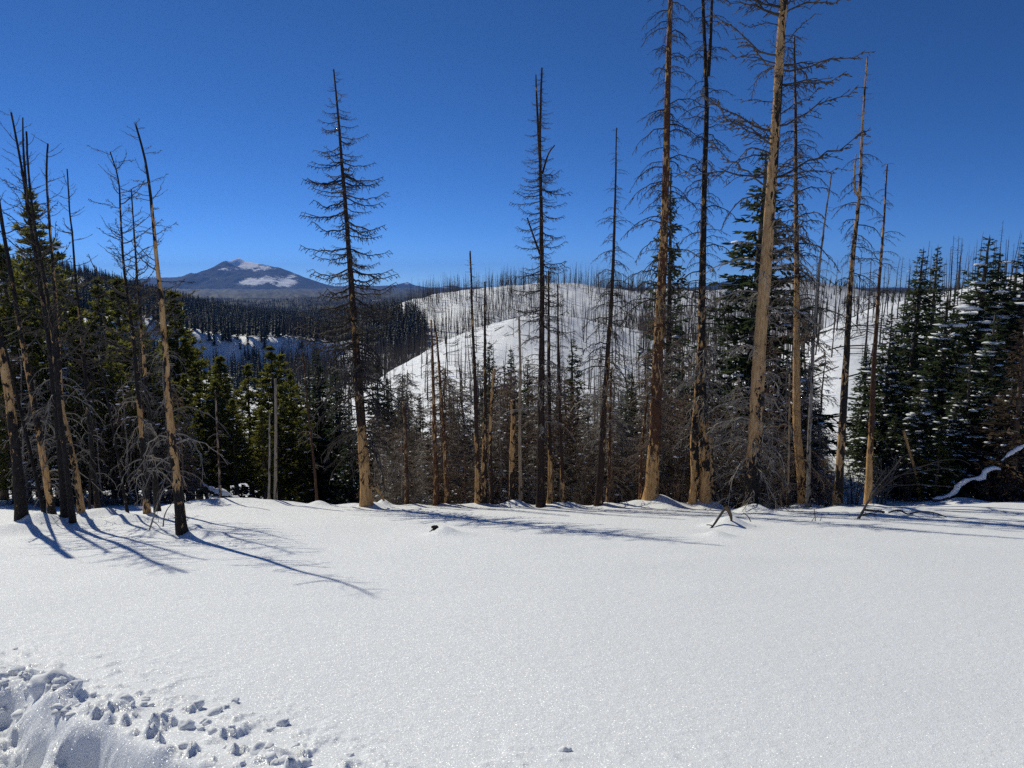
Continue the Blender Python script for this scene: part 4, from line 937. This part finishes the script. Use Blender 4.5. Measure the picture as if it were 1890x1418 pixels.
# fallen trunks lying on the white hills
def fallen(seed, n, px0, px1, Y0, Y1, name, label):
    P, rg = scatter(seed, n, px0, px1, Y0, Y1); mb = MB()
    for p in P:
        a = rg.uniform(-1.6, 1.6); l = rg.uniform(1, 4.5); s = np.linspace(-.5, .5, 4) * l
        x = p[0] + math.cos(a) * s; y = p[1] + math.sin(a) * s; mb.tube(np.stack([x, y, ground(x, y) + rg.uniform(.02, .35)], -1), rg.uniform(.04, .08), 4, 0, True, False)
    o = link(name, mb.mesh(name, [M['farsnag']])); tag(o, label, 'fallen logs', None, 'stuff')
fallen(31, 230, 690, 1330, 110, 205, 'knoll_fallen_logs', 'thin fallen burnt trunks scattered over the front knoll')
fallen(32, 110, 1440, 1900, 42, 130, 'hill_fallen_logs', 'thin fallen burnt trunks scattered over the right hill')
fallen(33, 260, 660, 1300, 330, 470, 'ridge_fallen_logs', 'thin fallen burnt trunks scattered over the rear ridge')

# ------------------------------------------------------------------ the air: thin haze that turns the far mountain blue
def haze():
    mb = MB(); a = 14500.0; z0, z1 = -160.0, 345.0
    V = [(-a, -a, z0), (a, -a, z0), (a, a, z0), (-a, a, z0), (-a, -a, z1), (a, -a, z1), (a, a, z1), (-a, a, z1)]
    mb.add(V, [[0, 3, 2, 1], [4, 5, 6, 7], [0, 1, 5, 4], [1, 2, 6, 5], [2, 3, 7, 6], [3, 0, 4, 7]], 0, False)
    m = bpy.data.materials.new('haze_air'); m.use_nodes = True; nt = m.node_tree; nt.nodes.remove(nt.nodes['Principled BSDF'])
    v = nt.nodes.new('ShaderNodeVolumePrincipled'); v.inputs['Color'].default_value = (.15, .37, 1.0, 1); v.inputs['Density'].default_value = 5.2e-5; v.inputs['Anisotropy'].default_value = 0.35
    nt.links.new(v.outputs[0], nt.nodes['Material Output'].inputs['Volume'])
    o = link('haze', mb.mesh('haze', [m])); o['kind'] = 'stuff'; o['label'] = 'thin blue haze in the far air'; o['category'] = 'haze'
haze()

# ------------------------------------------------------------------ small things on the near snow
def wood_obj(name, label, cat, tubes, mat, group=None, parts=None):
    """tubes: list of (part name, points in world metres, radii)"""
    root = np.array(tubes[0][1][0], float); e = link(name, None, None, root); tag(e, label, cat, group)
    for pn, P, Rr, mt in tubes:
        P = spline(np.array(P, float) - root, max(6, 4 * len(P))); mb = MB(); rg = np.random.default_rng(len(label) + len(P))
        mb.tube(P, np.interp(np.linspace(0, 1, len(P)), np.linspace(0, 1, len(Rr)), Rr), 7, 0, True, True, .12, rg)
        link(pn, mb.mesh(pn, [M[mt]]), e)
    return e
def A(px, py, Y): return at(px, py, Y)
# curled dead stub poking from a small drift in the open snow
p = hit(800, 988); Y = p[1]
wood_obj('stick', 'small dark curled stick poking from a drift in the open snow', 'stick',
         [('stem', [A(797,994,Y), A(797,986,Y), A(801,980,Y), A(806,977,Y), A(805,973,Y + .03), A(797,973,Y - .04)], [.07, .075, .06, .05, .04, .025], 'twig')], 'twig')
# broken branches on the mound before the tan trunk
p = hit(1335, 975); Y = p[1]
wood_obj('broken_branch', 'dark broken branch sticking out of the mound before the tan trunk', 'branch',
         [('limb', [A(1342,936,Y), A(1335,943,Y), A(1325,958,Y), A(1315,972,Y - .1), A(1300,988,Y - .3), A(1286,1000,Y - .5)], [.032, .03, .025, .022, .018, .012], 'twig'),
          ('limb', [A(1338,934,Y), A(1345,944,Y), A(1349,954,Y), A(1350,962,Y)], [.05, .05, .04, .025], 'browntwig'),
          ('twig', [A(1315,971,Y - .1), A(1309,969,Y - .1), A(1304,969,Y - .1)], [.015, .012, .01], 'twig'),
          ('twig', [A(1318,981,Y - .35), A(1324,979,Y - .35), A(1332,980,Y - .35), A(1340,984,Y - .3)], [.014, .018, .014, .008], 'twig'),
          ('twig', [A(1372,947,Y + .2), A(1380,953,Y + .2), A(1386,963,Y + .1)], [.012, .012, .01], 'twig')], 'twig')
# weed stalks
p = hit(1505, 962); Y = p[1]
wood_obj('weed_stalks', 'few thin dry stalks standing in the snow at right', 'weed',
         [('stalk', [A(1505,965,Y), A(1504,950,Y), A(1502,935,Y)], [.012, .010, .008], 'twig'), ('stalk', [A(1499,962,Y), A(1496,966,Y - .1), A(1502,957,Y)], [.009, .009, .008], 'twig'), ('stalk', [A(1512,966,Y), A(1516,956,Y)], [.009, .007], 'twig')], 'twig')
# half-buried bough with arching switches, right
p = hit(1590, 958); Y = p[1]
def arching(pts, r0, r1, Yd=0.0, mt='deadtwig', nm='switch'): return (nm, [A(x, y, Y + Yd + .004 * (x - 1590)) for x, y in pts], [r0, (r0 + r1) / 2, r1], mt)
wood_obj('bent_bough', 'half-buried grey bough with long arching switches at right', 'branch',
         [('limb', [A(1583,960,Y), A(1592,945,Y), A(1600,930,Y), A(1610,918,Y)], [.04, .034, .028, .022], 'deadtwig'),
          ('limb', [A(1594,941,Y), A(1610,943,Y), A(1622,944,Y), A(1632,946,Y)], [.035, .033, .03, .035], 'twig'),
          ('limb', [A(1594,950,Y - .1), A(1606,948,Y - .1), A(1618,951,Y - .1)], [.025, .022, .015], 'twig'),
          arching([(1600,930),(1625,905),(1660,878),(1700,862),(1740,850),(1770,848),(1792,858)], 0.0186, 0.0074), arching([(1605,920),(1630,895),(1650,880),(1690,872),(1740,865),(1760,866)], 0.0161, 0.0062, .2),
          arching([(1602,925),(1620,898),(1645,870),(1665,845),(1685,835)], 0.0149, 0.0062, -.1), arching([(1608,918),(1640,900),(1690,895),(1745,898),(1770,900)], 0.0136, 0.0062, .1),
          arching([(1600,930),(1612,900),(1625,880),(1640,860)], 0.0124, 0.0056, .15), arching([(1605,922),(1640,890),(1680,868),(1720,858),(1750,868),(1770,880)], 0.0124, 0.0056, .3)], 'greytwig')
p = hit(1690, 955); Y = p[1]
wood_obj('buried_branch', 'thin dark branch arching along the low drift at right', 'branch',
         [('limb', [A(1640,946,Y), A(1660,942,Y), A(1675,949,Y), A(1695,945,Y), A(1720,946,Y - .1), A(1740,952,Y - .2), A(1752,958,Y - .25)], [.02, .022, .022, .025, .022, .018, .01], 'twig'),
          ('twig', [A(1723,947,Y - .1), A(1723,953,Y - .15)], [.012, .008], 'twig')], 'twig')
# snow-laden fallen logs
def snowy_log(label, pts, Yv, r, snow_r):
    P = [A(x, y, Yv + dy) for x, y, dy in pts]; root = P[0].copy(); e = link('fallen_log', None, None, root); tag(e, label, 'log')
    Q = spline(np.array(P) - root, 30); mb = MB(); rg = np.random.default_rng(len(label)); mb.tube(Q, np.linspace(r, r * .6, 30), 8, 0, True, True, .1, rg); link('trunk', mb.mesh('trunk', [M['twig']]), e)
    sb = MB(); off = np.array([0, 0, 1.0]) * (r * .55)
    lump = 1 + .9 * vnoise(np.linspace(0, 7, 30), np.full(30, 3.3), len(label))
    tap = np.clip(np.sin(np.linspace(.06, math.pi - .06, 30)), 0, 1) ** .4
    lump = lump * (1 + .5 * vnoise(np.linspace(0, 19, 30), np.full(30, 7.7), len(label)))
    sb.tube(Q + off * lump[:, None], snow_r * lump * tap, 10, 0, True, True, .16, rg)
    link('snow_cap', sb.mesh('snow_cap', [M['tree_snow']]), e)
snowy_log('kinked fallen log thick with snow at the right edge', [(1722,924,.3),(1755,915,.2),(1772,896,.1),(1790,886,0),(1812,884,0),(1818,872,0),(1833,866,0),(1846,868,.1)], 26.0, .07, .105)
snowy_log('slim snowy branch above the kinked log, at the right edge', [(1848,852,0),(1862,840,0),(1880,829,0),(1900,818,0)], 26.0, .04, .065)
snowy_log('dark fallen log with a snow cap left of the middle pines', [(352,890,1.6),(375,899,1.4),(400,910,1.2),(432,921,1.0),(455,940,.8)], 26.0, .14, .12)
snowy_log('bare grey log lying low behind the left stand', [(168,897,1),(185,912,.8),(205,928,.6)], 27.0, .07, .05)
# willow scrub without leaves
def shrub(label, px, Yv, h, n, spread, seed, mat='greytwig'):
    rg = np.random.default_rng(seed); x = xratio(px, 900) * Yv; g = float(ground(x, Yv)); e = link('leafless_shrub', None, None, (x, Yv, g)); tag(e, label, 'shrub', 'leafless shrubs on the right')
    mb = MB()
    for k in range(n):
        a = rg.uniform(0, 6.28); l = h * rg.uniform(.5, 1.05); o = np.array([math.cos(a), math.sin(a), 0]) * spread * rg.uniform(.2, 1); b = o * .25; s = np.linspace(0, 1, 7)[:, None]
        B = b + o * s ** 1.5 + np.array([0, 0, 1.0]) * l * (s - .18 * s ** 3) + np.concatenate([[[0, 0, 0]], np.cumsum(rg.normal(0, .018, (6, 3)), 0)]); B[0, 2] = -.2
        mb.tube(B, .017 * (1 - .65 * s[:, 0]), 4, 0, True, False)
        for q in range(8):
            u = rg.uniform(.3, .98); c = np.array([np.interp(u, s[:, 0], B[:, i]) for i in range(3)]); d = norm(np.array([rg.normal(0, .6), rg.normal(0, .6), rg.uniform(.2, 1)])); ll = rg.uniform(.2, .6) * (1.1 - u * .5)
            mb.tube([c, c + d * ll * .5, c + d * ll + rg.normal(0, .04, 3)], [.009, .008, .006], 3, 0, True, False)
    o = link('stems', mb.mesh('stems', [M[mat]]), e); o['kind'] = 'stuff'
shrub('leafless grey willow shrub left of the tan-footed reddish snag', 1578, 28.5, 2.4, 16, .9, 1)
shrub('leafless shrub right of the tan-footed reddish snag', 1632, 28, 2.6, 18, 1.0, 2)
shrub('tall leafless shrub behind the leaning tan pole', 1675, 29, 3.2, 18, 1.0, 3, 'browntwig')
shrub('low leafless shrub at the foot of the rusty trunk', 1248, 26.2, 1.3, 14, .8, 4, 'browntwig')
shrub('small leafless shrub right of the orange trunk', 1525, 27.5, 1.8, 14, .8, 5)
shrub('leafless brown shrub below the kinked log', 1835, 27.2, 1.6, 12, .9, 6, 'browntwig')
# bare sticks beside the nearest tree
p = hit(275, 988); Y = p[1]
wood_obj('bare_sapling', 'pale bent bare sapling arching beside the nearest leaning tree', 'sapling',
         [('stem', [A(273,987,Y), A(281,962,Y), A(291,930,Y), A(302,905,Y), A(318,895,Y)], [.02, .018, .015, .012, .008], 'paletwig'), ('stem', [A(301,972,Y), A(303,955,Y), A(309,940,Y), A(321,925,Y)], [.016, .014, .011, .008], 'paletwig'),
          ('stem', [A(281,962,Y), A(290,968,Y), A(296,975,Y)], [.01, .009, .007], 'paletwig')], 'paletwig')

# ------------------------------------------------------------------ broken snow by the trench
def clod(label, px, py, r, seed, squash=.8, group='snow clods thrown from the trench', sub=3):
    rg = np.random.default_rng(seed); p = hit(px, py); z = float(ground(p[0], p[1])) + float(fine_relief(np.array([p[0]]), np.array([p[1]]))[0])
    mb = MB(); blob(mb, (0, 0, 0), (r * rg.uniform(.9, 1.2), r * rg.uniform(.8, 1.1), r * squash), rg, 0, .40, sub)
    if r > .07:
        for k in range(5): a = rg.uniform(0, 6.28); blob(mb, (math.cos(a) * r * .7, math.sin(a) * r * .6, r * rg.uniform(-.2, .55) * squash), np.array([1, .8, .7]) * r * rg.uniform(.3, .55), rg, 0, .6, 3)
    o = link('snow_clod', mb.mesh('snow_clod', [M['tree_snow']]), None, (p[0], p[1], z + r * squash * .12)); o.rotation_euler = (0, 0, rg.uniform(0, 6.28)); tag(o, label, 'snow clod', group)
for q in [('largest rounded snow clod on the trench rim', 92, 1278, .105, 1, .9), ('jagged snow lump at the right end of the high rim', 222, 1300, .07, 2, .8), ('elongated snow lump alone right of the rim', 362, 1308, .055, 3, .6),
          ('snow lump beside the elongated one', 395, 1316, .05, 4, .6), ('small round clod right above the rim lump', 270, 1292, .026, 5, .7), ('dark-sided clod low right of the rim', 383, 1344, .026, 7, .7), ('outermost clod of the scattered row at right', 433, 1299, .026, 8, .5), ('second clod from the right in the scattered row', 415, 1308, .028, 9, .5),
          ('upright chip of snow right of the trench', 524, 1338, .03, 10, 1.0), ('low clod left of the upright chip', 494, 1350, .04, 11, .5), ('lone clod at the bottom middle of the snowfield', 1041, 1386, .036, 12, .6),
          ('upright flake of snow on the lower rim', 342, 1352, .036, 13, 1.0), ('clod at the bottom edge right of the rim', 475, 1400, .05, 15, .7),
          ('small clod at the far end right of the trench', 545, 1380, .025, 16, .7), ('tiny dark clod at the far left of the snowfield', 27, 1199, .024, 17, .5), ('faint lump low at the bottom right of the trench', 645, 1395, .022, 20, .5), ('small lump on the high rim right of the largest clod', 140, 1296, .045, 23, .7), ('rim lump under the jagged one', 190, 1312, .055, 24, .6)]:
    clod(*q)

def rubble():                       # crumbled snow along the cut face and rim
    rg = np.random.default_rng(404); mb = MB()
    for k in range(60):
        x = rg.uniform(-4.2, -.3); sd = rg.uniform(-.38, .06)
        y = float(np.interp(x, EDGE[:, 0], EDGE[:, 1])) - sd + rg.normal(0, .04)
        r = rg.uniform(.008, .032) * (1.7 if rg.random() < .12 else 1)
        X_, Y_ = np.array([x]), np.array([y]); z = float(ground(X_, Y_)[0] + fine_relief(X_, Y_)[0])
        blob(mb, (x, y, z + r * .15), (r * rg.uniform(.8, 1.5), r * rg.uniform(.8, 1.5), r * rg.uniform(.5, .95)), rg, 0, .6, 2)
    o = link('snow_rubble', mb.mesh('snow_rubble', [M['tree_snow']])); tag(o, 'crumbled snow lumps strewn along the broken trench rim', 'snow rubble', None, 'stuff')
rubble()
